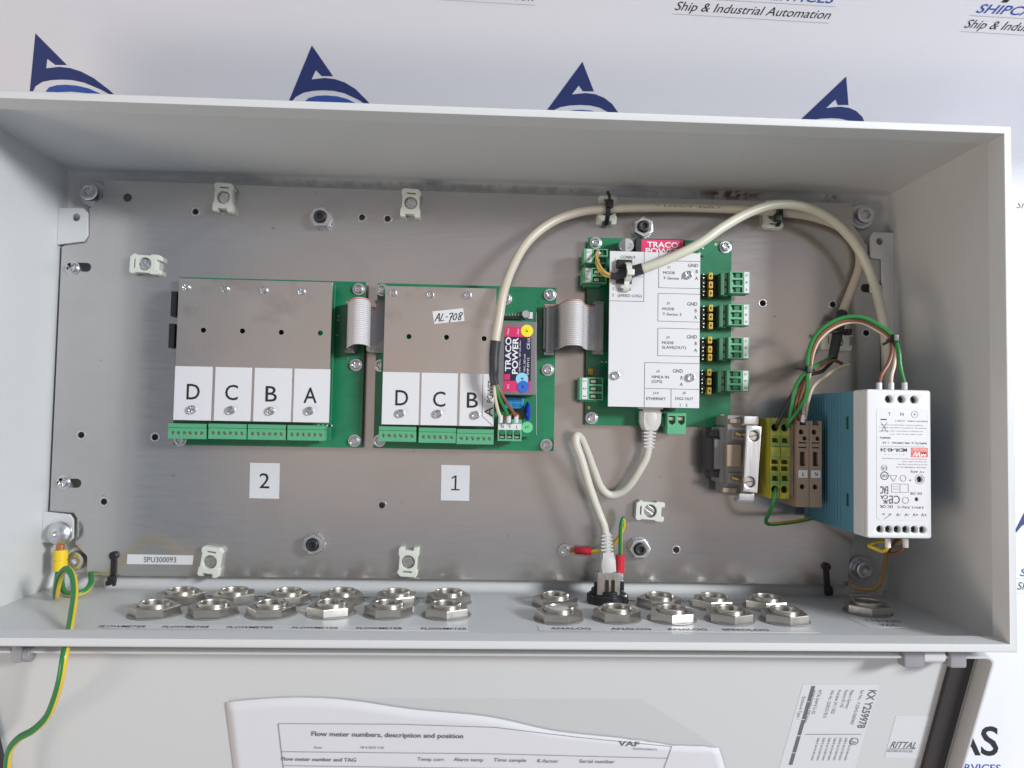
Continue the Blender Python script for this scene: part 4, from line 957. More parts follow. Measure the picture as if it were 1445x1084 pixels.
# two-way digital output terminal on the lower edge
a, c = (128.4, -18.2), (141.4, -32.7)
x0, x1, y0, y1 = a[0], c[0], c[1], a[1]; w = (x1-x0)/2
mb = MB(); mb.mesh(sheet(rect(x0, x1, y0, y1), [[(x0+w*k+.9, y1-2), (x0+w*k+.9, y1-6.5), (x0+w*k+w*.5, y1-8.2), (x0+w*(k+1)-.9, y1-6.5), (x0+w*(k+1)-.9, y1-2)] for k in range(2)], 25, 31, .25)); mb.box(x0+.1, x1-.1, y0+.1, y1-.1, 18.05, 26, .2); mb.box(x0-2.5, x0+.1, y0+5, y1-2, 18.05, 22, .2)
t = mb.build('screw_terminal', greenplug, b3)
for k in range(2):
    c_ = MB(); c_.box(x0+w*k+1.4, x0+w*(k+1)-1.4, y1-5, y1-2.6, 26.2, 28.5, .2); c_.build('clamp_screw', brass_nickel, t)
bx2('jumper_cap', (74.2, 12.4), (77.8, 7.4), 18.05, 21, jumper, b3, .5)
for k in range(5):
    c = (75.5+2.4*k, 38-.6*(k % 2)); mb = MB(); mb.box(82+k*1.6, 82.9+k*1.6, 16.2+(k % 2)*.7, 17.2+(k % 2)*.7, 18.02, 18.4, .05); mb.build('surface_part', card if k % 2 else greypl, b3)
for p, r, m_ in (((75.4, -15.3, 18.0), 1.1, brass), ((165.5, 104.0, 18.0), 1.1, brass)):
    mb = MB(); mb.cyl((p[0], p[1], 18.02), r, .12, seg=14); mb.build('solder_pad', m_, b3)
for k in range(6): 
    mb = MB(); y = 104.5-k*1.9; x = 150.5+(k % 3)*2.3; mb.box(x, x+1.6, y-.6, y+.6, 18.02, 18.8, .1); mb.build('surface_part', blackpl if k % 2 else card, b3)
bx2('surface_part', (127.0, -14.1), (136.7, -16.4), 18.02, 20.5, blackpl, b3, .2)

# ---- ribbon cables and their connectors
def idc(a, c, z, parent):
    x0, x1, y0, y1 = a[0], c[0], c[1], a[1]
    mb = MB(); mb.box(x0, x1, y0+1.6, y1-1.6, z, z+9.5, .5); mb.box(x0-1.2, x1+.3, y0, y0+1.9, z, z+8.6, .4); mb.box(x0-1.2, x1+.3, y1-1.9, y1, z, z+8.6, .4); mb.box(x0-.8, x1+.8, y0+1.7, y1-1.7, z-3, z+3.2, .3)
    return mb.build('ribbon_connector', greypl, parent)
def ribbon(name, path, y0, y1, label, n=24, shear=None):
    """flat cable: ridged across its width, swept along (x, z) path points with an optional y shift"""
    P = spline([(p[0], p[2] if len(p) > 2 else 0, p[1]) for p in path], 8); mb = MB(); sub = 4; rows = []
    for i, p in enumerate(P):
        a = P[max(i-1, 0)]; b_ = P[min(i+1, len(P)-1)]; tz = Vector((b_.x-a.x, 0, b_.z-a.z)).normalized(); nrm = Vector((-tz.z, 0, tz.x))
        row = []
        for k in range(n*sub+1):
            u_ = k/(n*sub); h = .75*abs(math.sin(math.pi*u_*n))
            row.append(mb.bm.verts.new(Vector((p.x, y1+(y0-y1)*u_+p.y, p.z))+nrm*h))
        rows.append(row)
    for i in range(len(rows)-1):
        for k in range(n*sub):
            f = mb.bm.faces.new((rows[i][k], rows[i][k+1], rows[i+1][k+1], rows[i+1][k])); f.material_index = 1 if k < sub else 0
    o = mb.build(name, [ribbonm, ribbonred], None, smooth=75)
    md = o.modifiers.new('thickness', 'SOLIDIFY'); md.thickness = .0007; md.offset = -1
    return tag(o, label, 'ribbon cable', 'grey ribbon cables joining the boards')
ca = idc((43.1, 55.3), (48.8, 20.6), 20.5, b1); cb = idc((77.5, 58.9), (83.2, 21.9), 20.5, b3)
y1r, y0r = 56.7, 24.9
xa, xb = 42.2, 81.1
ribbon('ribbon_cable', [(xa-.5, 24.5), (xa+8, 24.3, 0), (51.6, 26, 0), (53.9, 35, .5), (56.4, 42.5, 1), (61.7, 45.5, 1), (65.6, 43, .8), (68.3, 34, .4), (72.0, 26, 0), (76.1, 24.3, 0), (xb+2, 24.5)], y0r, y1r, 'arched grey ribbon cable joining the middle board to the right board')
idc((-74.3, 55.8), (-68.2, 20.4), 20.5, b1); idc((-94.1, 54.6), (-89.0, 19.0), 20.5, b2)
y1r, y0r = 53.6, 22.0
ribbon('ribbon_cable', [(-94.5, 24.5, -1.5), (-91.1, 27, -1.5), (-91.9, 36, -1), (-89.0, 45, 0), (-84.7, 49, 1.0), (-80.5, 48, 1.0), (-78.0, 42, .6), (-78.2, 33, -.6), (-80.1, 27, -1.5), (-77.0, 24.6, -2), (-68.7, 24.4, -2)], y0r, y1r, 'folded grey ribbon cable joining the left board to the middle board')
# ================================================================ rail-mounted devices at right
rail = MB(); ry = -52.5
rail.mesh(sheet(rect(172, 280, ry-17.5, ry+17.5), [], PLATE+.1, PLATE+1.1, .1)); rail.box(172, 280, ry-17.5, ry-12.5, PLATE+6.4, PLATE+7.4); rail.box(172, 280, ry+12.5, ry+17.5, PLATE+6.4, PLATE+7.4); rail.box(172, 280, ry-13.4, ry-12.5, PLATE+1, PLATE+6.5); rail.box(172, 280, ry+12.5, ry+13.4, PLATE+1, PLATE+6.5)
rail = rail.build('mounting_rail', alu, None); tag(rail, 'metal rail behind the terminal blocks and power supply', 'rail')
RZ = PLATE+7.5
# ---- power supply
PX0, PX1, PY0, PY1, PZ = 230.0, 269.6, -91.3, -2.5, 108.0
psu = thing('power_supply', 'white and teal rail power supply labelled MDR-40-24, upside down beside the right wall', 'power supply', ((PX0+PX1)/2, (PY0+PY1)/2, RZ))
mb = MB(); mb.box(PX0+.3, PX1-.3, PY0+.6, PY1-.6, RZ+.1, 91.2, 1.0); body = mb.build('case', bluecase, psu)
for k in range(13):                                   # ventilation ribs along the visible flank, near the rail
    mb = MB(); z = 24+k*4.0; mb.box(PX0-.35, PX0+.5, PY0+3, PY1-3, z, z+1.7, .3); mb.build('vent_rib', bluecase, body)
for yy in (-23.0, -71.2):
    mb = MB(); mb.box(PX0-.2, PX0+1, yy-4, yy+4, 82.5, 84.5, .1); mb.build('vent_slot', interior, body)
# front cap with real screw holes
hp = [(243.7, -8.4), (251.4, -8.3), (259.2, -8.4)]; hq = [(238.0, -86.0), (243.2, -86.0), (248.5, -86.0), (253.7, -86.0), (258.9, -86.0), (264.0, -86.1)]
ha = (262.2, -56.0); hl = (260.3, -67.9)
cap = MB(); cap.mesh(sheet(rrect(PX0, PX1, PY0, PY1, 1.6), [circle(x, y, 2.15, 20) for x, y in hp]+[circle(x, y, 2.0, 20) for x, y in hq]+[circle(*ha, 1.9, 18), circle(*hl, 1.15, 14)], 103.5, PZ, 1.0)); cap.mesh(sheet(rrect(PX0, PX1, PY0, PY1, 1.6), [], 91.25, 103.6, .4))
cap = cap.build('front_cap', whitecase, psu, smooth=45)
for x, y in hp+hq:
    mb = MB(); mb.mesh(sheet(circle(x, y, 1.75, 18), [rect(x-1.4, x+1.4, y-.25, y+.25)], 104.2, 105.0, .1)); mb.cyl((x, y, 103.7), 2.1, .3, seg=16); mb.build('terminal_screw', interior, cap)
mb = MB(); mb.cyl((*ha, 103.7), 1.7, 2.6, seg=16, bev=.2); mb.build('voltage_trimmer', blackpl, cap); mb = MB(); mb.cyl((*hl, 103.7), 1.0, 3.2, seg=14, bev=.4); mb.build('status_lamp', interior, cap)
la, lb_ = (235.9, -13.6), (267.5, -80.6)
lab = MB(); lab.mesh(sheet(rrect(la[0], lb_[0], lb_[1], la[1], 2.2), [circle(*ha, 2.0, 18), circle(*hl, 1.25, 14)], PZ+.03, PZ+.15)); lab = lab.build('rating_label', labelgrey, cap, smooth=0)
ZL = PZ+.3
def U(s, p, w=None, h=1.5, mi=0, b_=0.0): 
    d = dict(z=ZL, mi=mi, bold=b_, h=h)
    if w: d['fit'] = w
    return (s, p[0], p[1], 3, 180, d)
it = [U('L', (243.5, -17.1), None, 2.0, 1), U('N', (251.6, -17.2), None, 2.0, 1), U('+', (259.4, -17.2), None, 1.6, 1),
      U('50/60Hz', (241.2, -31.6), 6.5, 1.2), U('INPUT(~): 100-240VAC  1.1A', (253.0, -34.3), 27, 1.6), U('MDR-40-24', (246.4, -38.7), 16.2, 2.2, 0, .01), U('( ~ ~ ~ ~ )', (246.8, -41.4), 12, .9, 1),
      U('+V ADJ', (261.1, -51.4), 8.2, 1.5), U('+', (256.3, -56.7), None, 1.4), U('DC OK', (259.8, -64.5), 7.2, 1.5), U('24V/1.7A(=)', (256.7, -72.6), 16, 1.7), U('DC OK', (241.7, -72.5), 7.8, 1.7),
      U('+V', (264.7, -77.1), 3.4, 1.8), U('+V', (259.5, -77.1), 3.4, 1.8), U('-V', (254.3, -77.2), 3.0, 1.8), U('-V', (249.1, -77.2), 3.0, 1.8), U('o', (243.9, -77.1), None, 1.1), U('o', (240.0, -77.0), None, 1.1),
      U('EAC', (240.5, -62.7), 4.8, 4.6, 0, .01), U('UK', (241.7, -69.6), 4.6, 2.3, 0, .01), U('CA', (240.4, -66.9), 4.6, 2.3, 0, .01), U('CE', (246.7, -68.3), 6.5, 4.8, 0, -.005), U('10', (240.7, -54.2), 2.4, 1.6, 0, .01), U('UL', (240.3, -49.8), 3.0, 1.8, 1),
      U('MADE IN CHINA   CLASS 2', (257.4, -21.3), 20, .9, 1), U('Tropical output rating above sea level', (251.7, -23.8), 26, .8, 1), U('Suitable for installation in pollution degree 2', (252.1, -25.4), 29, .8, 1), U('Surrounding air temperature range -20 to 60 C', (250.8, -27.4), 27, .8, 1), U('Use copper wires only, 75 C', (253.9, -29.2), 20, .8, 1),
      U('Manufactured for industrial control equipment', (252.9, -43.9), 27, .8, 1), U('New Taipei City 24891, Taiwan', (259.0, -45.5), 15, .8, 1), U('No. 28, Wuquan 3rd Rd., Wugu Dist.', (257.7, -47.2), 18, .8, 1), U('MEAN WELL ENTERPRISES CO., LTD.', (256.8, -48.9), 18.5, .8, 1)]
m = lettering(it)
def ringp(c, r, w=.3, n_=22, mi=0):
    a, b_ = circle(*c, r, n_), circle(*c, r-w, n_)
    for k in range(n_): flat([[a[k], a[(k+1) % n_], b_[(k+1) % n_], b_[k]]], ZL, m, mi)
ringp((259.4, -17.2), 2.1, .2, mi=1); ringp((240.7, -54.2), 2.5, .45); ringp((253.4, -68.6), 2.0, .25, mi=1); ringp((252.0, -55.5), 1.9, .25, mi=1); ringp((240.5, -49.6), 1.9, .2, mi=1); ringp(ha, 2.9, .22, 22, 1)
c = (246.1, -55.6); lines([(c[0]-2.2, c[1]+1.6, c[0]+2.2, c[1]+1.6), (c[0]+2.2, c[1]+1.6, c[0], c[1]-2.0), (c[0], c[1]-2.0, c[0]-2.2, c[1]+1.6)], .25, ZL, m, 1)
a, c = (245.0, -59.0), (255.2, -63.9)
lines([(a[0], a[1], c[0], a[1]), (a[0], c[1], c[0], c[1]), (a[0], a[1], a[0], c[1]), (c[0], a[1], c[0], c[1]), ((a[0]+c[0])/2, a[1], (a[0]+c[0])/2, c[1]), (a[0]+1, a[1]-1.6, a[0]+4, a[1]-1.6), (a[0]+1, a[1]-3, a[0]+4, a[1]-3)], .22, ZL, m, 1)
c = (240.6, -25.2); lines([(c[0]-2, c[1]+3, c[0]+2, c[1]-3), (c[0]+2, c[1]+3, c[0]-2, c[1]-3), (c[0]-1.8, c[1]-2.2, c[0]+1.8, c[1]-2.2)], .22, ZL, m, 1); lines([(c[0]-2.2, c[1]+4.6, c[0]+1.6, c[1]+4.6)], .7, ZL, m)
c = (241.9, -77.6); lines([(c[0]-1.5, c[1]-2.2, c[0]+2.2, c[1]+.2)], .22, ZL, m)
lines([(la[0]+2.2, -36.6, lb_[0]-2, -36.6)], .14, ZL, m, 1)
build_print(m, 'lettering', [ink, greyink], lab)
q0, q1 = (256.9, -37.2), (267.3, -42.8)
m = flat([rect(q0[0], q1[0], q1[1], q0[1]-1.9)], PZ+.2); flat([rect(q0[0], q1[0], q0[1]-1.7, q0[1])], PZ+.2, m); lg = build_print(m, 'maker_logo', [redink], lab)
m = lettering([('MW', (q0[0]+q1[0])/2, (q0[1]-1.9+q1[1])/2, 4, 180, dict(fit=8.6, h=3.0, shear=.2, bold=.015, z=ZL)), ('MEAN WELL', (q0[0]+q1[0])/2, q0[1]-.85, 2, 180, dict(fit=8.6, h=.9, z=ZL))]); build_print(m, 'lettering', [whiteink], lab)

# ---- generic helpers for wires
def wire(name, pts, r, mats, label, cat='wire', group=None, stripe=None, seg=10, phase=0.0, parent=None):
    mb = MB(); mb.tube(pts, r, seg, stripe=stripe, phase=phase); o = mb.build(name, mats, parent, smooth=60)
    if parent is None: tag(o, label, cat, group)
    return o
def ferr(p, d, parent, r=1.35, L_=5, m=ferrule):
    p = Vector(p); d = Vector(d).normalized(); mb = MB(); mb.tube([p, p+d*L_*.5, p+d*L_], r, 12); return mb.build('ferrule', m, parent)
# ---- brown feed-through terminals
def tan_block(px0, px1, letter, label):
    Z = 60.0; x0, x1 = px0, px1; y0, y1 = -78.7, -21.9; w = x1-x0; cx = (x0+x1)/2
    t = thing('terminal_block', label, 'terminal block', (cx, (y0+y1)/2, RZ), 'brown rail terminals')
    def yy(v): return y1+(y0-y1)*v
    hs = [circle(cx-.9, yy(.13), 1.75, 18), circle(cx+1.4, yy(.205), 1.5, 16), rect(cx-1.9, cx+1.9, yy(.525), yy(.36)), circle(cx-.2, yy(.765), 1.75, 18), rect(cx-2.6, cx+2.6, yy(.263), yy(.25)), rect(cx-2.6, cx+2.6, yy(.318), yy(.305))]
    mb = MB(); mb.mesh(sheet([(x0, y0), (x1, y0), (x1, y1), (cx+2.4, y1), (cx+2.4, y1-3), (cx-2.0, y1-3), (cx-2.0, y1), (x0, y1)], hs, 52, Z, .25)); mb.box(x0+.05, x1-.05, y0+.1, y1-3.2, RZ+.1, 53, .2)
    mb.build('housing', tan, t)
    for k, v in enumerate((.13, .765)):
        mb = MB(); mb.cyl((cx-(.9 if k == 0 else .2), yy(v), 53), 1.6, 2.5, seg=16, bev=.2); mb.build('clamp_screw', darksteel, t)
    mb = MB(); mb.box(cx-3.1, cx+3.1, yy(.66), yy(.57), Z+.02, Z+.7, .3); mk = mb.build('marker_tag', card, t)
    build_print(lettering([(letter, cx, yy(.617), 3, -4, dict(h=2.5, z=Z+.85, bold=.015))]), 'lettering', [ink], mk)
    return t
tx0, tx1, tx2 = 207.3, 215.9, 224.4
tan_block(tx0, tx1-.15, 'L', 'brown terminal block with marker L beside the yellow-green blocks'); tan_block(tx1+.15, tx2, 'N', 'brown terminal block with marker N next to the teal power supply')
mb = MB(); mb.box(tx0-3.2, tx0-.3, -71.7, -24.0, RZ+.1, 56, .4); mb.box(tx0-4.6, tx0-3.3, -67.6, -30.6, RZ+.1, 50, .3); o = mb.build('end_plate', tan, None); tag(o, 'thin brown end plate between the yellow and brown terminal blocks', 'end plate')
# ---- yellow-green earth terminals
def earth_block(x0, x1, label):
    Z = 58.0; y0, y1 = -73.6, -20.4; cx = (x0+x1)/2; w = x1-x0
    t = thing('earth_terminal', label, 'terminal block', (cx, (y0+y1)/2, RZ), 'yellow-green earth terminals')
    def yy(v): return y1+(y0-y1)*v
    hs = [circle(cx, yy(.12), 2.5, 18), rect(x0+1, x1-1, yy(.305), yy(.23)), rect(x0+.8, x1-.8, yy(.57), yy(.52)), rect(x0+.8, x1-.8, yy(.655), yy(.60)), rect(x0+1, x1-1, yy(.79), yy(.71)), circle(cx, yy(.885), 2.5, 18)]
    mb = MB(); mb.mesh(sheet(rect(x0, x1, y0, y1), hs, 50, Z, .25)); mb.box(x0+.05, x1-.05, y0+.1, y1-.1, RZ+.1, 51, .2); mb.build('housing', earthy, t)
    for v0, v1, m_, dz in ((.23, .35, earthg, .5), (.36, .48, earthy, 1.2), (.48, .515, earthg, .9), (.695, .83, earthg, .5)):
        mb = MB()
        if m_ is earthg and dz == .5: mb.mesh(sheet(rect(x0+.1, x1-.1, yy(v1), yy(v0)), [rect(x0+1, x1-1, yy(v0+.085), yy(v0+.02))], Z+.02, Z+dz, .1))
        else: mb.box(x0+.2, x1-.2, yy(v1), yy(v0), Z+.02, Z+dz, .3)
        mb.build('clamp_lever', m_, t)
    for v in (.12, .885):
        mb = MB(); mb.lathe([(2.6, -3), (1.9, -3.2), (1.7, -6), (0, -6)], (cx, yy(v), Z), 'z', 18); mb.build('wire_entry', interior, t)
    return t
ex0, ex1, ex2 = 190.5, 197.0, 203.4
earth_block(ex0, ex1-.1, 'yellow-green earth terminal block on the left, holding the black wire'); earth_block(ex1+.1, ex2, 'yellow-green earth terminal block on the right, holding two green wires')
# ---- grey shield clamp module with an aluminium bar
cm = thing('shield_clamp', 'grey connector module with an aluminium bar and two slotted screws, left of the earth terminals', 'connector module', (165, -60, RZ))
bar = [(175.2, -25.5), (185.5, -26.3), (182.8, -70.3), (173.1, -69.3)]
bh = [(180.3, -32.7), (177.7, -63.1)]
mb = MB(); mb.mesh(sheet(bar, [circle(*c, 3.6, 22) for c in bh], 52.5, 56, .5)); mb.build('clamp_bar', alu, cm)
for c in bh:
    mb = MB(); mb.mesh(sheet(circle(*c, 3.2, 22), [[(c[0]-3.4, c[1]-.9), (c[0]+3.2, c[1]+.1), (c[0]+3.2, c[1]+.9), (c[0]-3.4, c[1]-.1)]], 52.6, 53.8, .15)); mb.cyl((*c, 51.5), 3.3, 1.3, seg=20); mb.build('slotted_screw', brass_nickel, cm)
for a, c in (((175.1, -19.4), (185.3, -25.1)), ((172.0, -71.0), (182.4, -76.0))):
    mb = MB(); mb.box(a[0], c[0], c[1], a[1], 40, 51.5, .6); mb.box(a[0]-.6, c[0]+.6, c[1]-1.2, c[1]+1.2, 41, 49, .8); mb.build('bar_foot', alu, cm)
a, c = (166.3, -19.0), (178.2, -73.2)
mb = MB(); mb.box(a[0], c[0]+6, c[1], a[1], RZ+.1, 44, .6); mb.box(a[0]-3, a[0]+8, c[1]+8, a[1]-8, RZ+.1, 40, .6); mb.build('housing', greypl, cm)
for a, c, z, m_ in (((167.0, -21.4), (174.8, -24.4), 47, tan), ((162.4, -67.9), (172.1, -71.1), 47, tan), ((164.8, -38.8), (174.8, -53.6), 48, wpink)):
    mb = MB(); mb.box(a[0], c[0], c[1], a[1], 43.9, z, .5); mb.build('contact_plate', tan if m_ is wpink else m_, cm)
for c in ((173.5, -32.0, 48.0), (171.2, -61.5, 48.0)):
    mb = MB(); mb.tube([(c[0]-3, c[1]+.6, 47), (c[0]+3, c[1]-.6, 47)], 1.5, 12); mb.build('brass_pin', brass, cm)
    mb = MB(); mb.box(c[0]-4.5, c[0]+5, c[1]-3.6, c[1]+3.6, 43.9, 45.6, .4); mb.build('pin_seat', greypl, cm)
a, c = (158.0, -34.2), (167.2, -57.3)
mb = MB(); mb.box(a[0], c[0]+3, c[1], a[1], 22, 38, 1.5); mb.box(a[0]+2, c[0]+3, a[1], a[1]+4.6, 24, 36, .6); mb.box(a[0]+2, c[0]+3, c[1]-4.6, c[1], 24, 36, .6); mb.build('socket_shell', darksteel, cm)
mb = MB(); mb.box(a[0]+1.2, c[0]-3, c[1]+1.5, a[1]-1.5, 37.9, 38.6, .3); mb.build('socket_cover', greypl, cm)

# ================================================================ cables
# main beige cable: from the taped end by the terminals, along the top, down to the middle board
cabA = wire('power_cable', [(251.5, 45.3, 24.0), (256.0, 53.1, 20.0), (262.6, 65.7, 16.0), (268.4, 79.0, 15.0), (272.7, 92.6, 15.0), (271.6, 105.1, 15.0), (262.5, 117.2, 15.5), (238.6, 126.0, 17.0), (207.0, 128.3, 20.5), (160.2, 130.1, 18.0), (118.8, 129.2, 18.5), (85.7, 126.6, 20.5), (67.3, 123.6, 22.0), (46.9, 114.8, 26.0), (29.2, 98.6, 33.0), (17.9, 77.2, 42.0), (12.3, 59.0, 49.0), (9.7, 41.8, 52.0), (7.6, 27.6, 52.5), (6.9, 15.8, 52.0)], 3.1, beige, 'beige cable arching from the upper right down to the middle board', 'cable', seg=16)
mb = MB(); mb.tube([(7.8, 27.1, 52.5), (7.1, 18.2, 52.0), (7.1, 7.4, 51.5), (6.9, 3.7, 51.0), (8.0, -1.9, 50.0)], 3.55, 16, r_end=2.7); mb.build('heat_shrink', shrink, cabA)
mb = MB(); mb.tube([(257.3, 56.3, 19.5), (253.1, 46.4, 24.0), (249.6, 35.9, 27.0), (246.6, 28.0, 30.0), (245.1, 22.3, 31.0)], 4.0, 14, r_end=3.2); mb.build('tape_wrap', shrink, cabA)
# printed text along the beige jacket, wrapped on its upper side
m = lettering([('2 LIYCY 3x0.75', *(146.3, 130.0), 3, 0, dict(fit=52, h=1.6, z=21.45)), ('LIYCY', *(245.2, 123.4), 3, -24, dict(fit=11, h=1.5, z=19.95)), ('CYL', *(13.5, 74.9), 3, 65, dict(fit=6, h=2, z=47.2))]); build_print(m, 'lettering', [greyink], cabA)
for nm, pts, m_, end in (('core', [(7.7, -0.9, 50.0), (8.4, -9.8, 48.0), (10.6, -19.1, 43.0), (12.4, -23.4, 41.0)], wcream, 0), ('core', [(8.2, -0.9, 50.0), (11.3, -10.7, 48.0), (15.9, -19.0, 43.0), (17.9, -23.3, 41.0)], wgreen, 1), ('core', [(8.7, -0.5, 50.0), (13.6, -9.7, 48.0), (20.2, -19.0, 43.0), (23.0, -23.2, 41.0)], wbrown, 2)):
    c = wire(nm, pts, 1.15, m_, None, parent=cabA); p = Vector(pts[-1]); ferr(p+Vector((0, 1.2, .5)), (0, -1, -.55), c, 1.5, 5)
# ivory cable to the clip on the right board
cabB = wire('signal_cable', [(103.4, 78.3, 46.0), (109.0, 80.2, 47.0), (122.0, 85.0, 49.0), (143.5, 96.0, 50.0), (161.0, 108.7, 48.0), (182.7, 121.7, 42.0), (201.7, 128.4, 38.0), (220.1, 128.5, 36.0), (238.7, 122.6, 34.0), (255.0, 110.9, 32.0), (265.7, 97.3, 31.0), (273.8, 79.3, 31.0), (277.8, 63.6, 32.0), (280.8, 46.0, 33.0), (282.2, 25.9, 34.0), (283.1, 3.5, 35.0), (285.5, -60, 34), (285.5, -96, 30), (284, -112, 20)], 3.25, ivory, 'ivory cable looping from the white cover to the upper right corner', 'cable', seg=16)
mb = MB(); mb.tube([(106.6, 79.1, 47.0), (102.1, 77.9, 45.5), (99.8, 77.4, 45.0)], 3.9, 14); mb.build('heat_shrink', shrink, cabB); mb = MB(); mb.tube([(100.2, 77.4, 45.0), (94.0, 75.4, 44.5), (88.3, 73.9, 44.0), (85.4, 74.3, 44.0)], 3.3, 12, r_end=2.2); mb.build('heat_shrink', shrink, cabB)
wire('core', [(86.4, 74.1, 44.0), (81.0, 76.6, 44.0), (77.5, 82.5, 41.0), (76.4, 90.1, 35.0), (78.6, 94.2, 30.0)], 1.05, wochre, None, parent=cabB); wire('core', [(86.6, 73.5, 43.0), (81.4, 75.0, 42.0), (78.0, 80.1, 38.0), (77.2, 87.0, 33.0), (79.3, 90.9, 29.0)], 1.05, wyellow, None, parent=cabB)
# adhesive clip with white tie on the cover
t = thing('cable_clip', 'black adhesive cable clip with a white tie on the white cover', 'cable clip', (95.4, 77.8, 40.0))
mb = MB(); a, c = (89.3, 85.8), (100.4, 69.2); mb.box(a[0], c[0], a[1]-6, a[1], ZC+.2, 43.5, .8); mb.box(a[0], c[0], c[1], c[1]+5, ZC+.2, 43.0, .8); mb.box(a[0]+2, c[0]-1, c[1]+4.5, a[1]-5.5, ZC+.2, 42, .5); mb.build('base', blackpl, t)
x = 96.8; y = 76.7
def band(x, y, ry_, z0, z1, w, m_, parent, tilt=0.0, nm='strap'):
    mb = MB(); n_ = 14; R = []
    for k in range(n_+1):
        a = math.pi*k/n_; yy_, zz = ry_*math.cos(a), z0+(z1-z0)*math.sin(a); 
        for th in (0, .9): R.append((yy_*(1+th/ry_), zz+th*math.sin(a)))
    V = [[mb.bm.verts.new((x+s*w/2+tilt*p[0], y+p[0], p[1])) for s in (-1, 1)] for p in R]
    for k in range(n_):
        i0, o0, i1, o1 = V[2*k], V[2*k+1], V[2*k+2], V[2*k+3]
        mb.bm.faces.new((o0[0], o0[1], o1[1], o1[0])); mb.bm.faces.new((i0[0], i1[0], i1[1], i0[1])); mb.bm.faces.new((o0[0], o1[0], i1[0], i0[0])); mb.bm.faces.new((o0[1], i0[1], i1[1], o1[1]))
    return mb.build(nm, m_, parent, smooth=50)
band(x, y, 6.2, 42, 50.5, 3.6, natural, t); mb = MB(); mb.box(x-1.8, x+3.2, y-3.2, y+.8, 49.5, 53.0, .6); mb.build('tie_head', natural, t)
band(x-.6, y-7, 5.0, 41, 44.8, 3.4, natural, t, 0, 'tie_tail')
# ties on the saddles
def saddle_tie(c, ry_, z1, w, label, head, group='black ties on the saddles'):
    t = thing('cable_tie', label, 'cable tie', (c[0], c[1], PLATE), group); band(c[0], c[1], ry_, PLATE+3, z1, w, blackpl, t)
    mb = MB(); mb.box(c[0]-2.6+head[0], c[0]+2.6+head[0], c[1]+head[1]-3, c[1]+head[1]+3, z1-3.2, z1+2.4, .9); mb.build('tie_head', blackpl, t)
    mb = MB(); mb.tube([(c[0]+head[0], c[1]+head[1]+2, z1), (c[0]+head[0]-.4, c[1]+head[1]+6, z1+.6), (c[0]+head[0]-1, c[1]+head[1]+9, z1-2)], 1.2, 6); mb.build('tie_tail', blackpl, t)
    return t
saddle_tie((86.1, 125.7, 20.0), 8.6, 24.6, 3.2, 'black cable tie round the beige cable on the upper saddle', (1.0, 3.4))
saddle_tie((210.7, 126.7, 19.0), 7.8, 24.2, 2.6, 'black cable tie on the saddle under the crossing cables', (-2.2, -3.5))
# horizontal tie across the taped cable end
c = (251.6, 41.6, 26.0); mb = MB(); mb.tube([(c[0]-9, c[1], 20), (c[0]-6.5, c[1]+.1, 26), (c[0], c[1]+.2, 31.4), (c[0]+6, c[1], 27.5), (c[0]+8, c[1]-.2, 25)], 1.2, 8); mb.box(c[0]+3.5, c[0]+8.5, c[1]-2.2, c[1]+2.2, 25.5, 29.6, .7); o = mb.build('cable_tie', blackpl, None); tag(o, 'black cable tie across the taped end of the beige cable', 'cable tie')
# supply wires arching from the terminals to the power supply
G = 'supply wires arching to the power supply'
w = wire('supply_wire', [(203.1, -26.4, 55.0), (200.8, -23.6, 62.0), (203.8, -18.0, 66.0), (208.7, -7.4, 70.0), (209.2, 2.6, 73.0), (207.9, 11.2, 75.0), (208.0, 22.0, 77.0), (211.2, 31.9, 79.0), (218.6, 39.5, 81.0), (228.7, 44.0, 83.0), (238.2, 43.9, 86.0), (247.6, 38.8, 89.0), (255.1, 31.9, 92.0), (257.0, 22.4, 95.0), (257.3, 13.5, 96.0), (259.0, 5.6, 96.0), (260.4, 1.3, 96.0)], 1.35, wgreen, 'green wire arching from the earth terminal to the power supply', 'wire', G); ferr((260.1, 2.6, 96.0), (0, -1, 0), w, 1.7, 4.5)
w = wire('supply_wire', [(210.5, -21.1, 58.0), (206.6, -13.3, 65.0), (207.3, -1.0, 71.0), (209.7, 10.8, 74.0), (210.2, 20.7, 76.0), (213.7, 30.7, 77.5), (220.7, 37.9, 79.5), (229.9, 42.2, 81.5), (238.8, 42.3, 84.0), (247.3, 37.7, 87.0), (254.3, 30.8, 90.0), (254.0, 23.4, 93.0), (250.7, 14.7, 95.0), (245.6, 7.1, 96.0), (243.8, 0.9, 96.0)], 1.25, wbrown, 'brown wire arching from the terminals to the power supply', 'wire', G); ferr((244.0, 2.2, 96.0), (0, -1, 0), w, 1.7, 4.5)
w = wire('supply_wire', [(212.5, -20.1, 59.0), (210.3, -10.9, 64.0), (209.6, -0.5, 70.0), (210.9, 10.5, 72.5), (211.8, 20.9, 74.5), (215.3, 30.0, 76.0), (222.3, 37.0, 78.0), (231.1, 41.1, 80.0), (239.5, 41.2, 82.5), (247.4, 36.4, 86.0), (255.1, 29.5, 89.5), (255.8, 22.1, 93.0), (254.2, 13.5, 95.0), (251.9, 6.8, 96.0), (251.4, 1.1, 96.0)], 1.2, wpink, 'pale pink wire arching from the terminals to the power supply', 'wire', G); ferr((251.6, 2.4, 96.0), (0, -1, 0), w, 1.7, 4.5); ferr((211.6, -17.8, 61.0), (0, -1, -.3), w, 1.5, 5)
G2 = 'wire ends between the taped cable and the terminals'
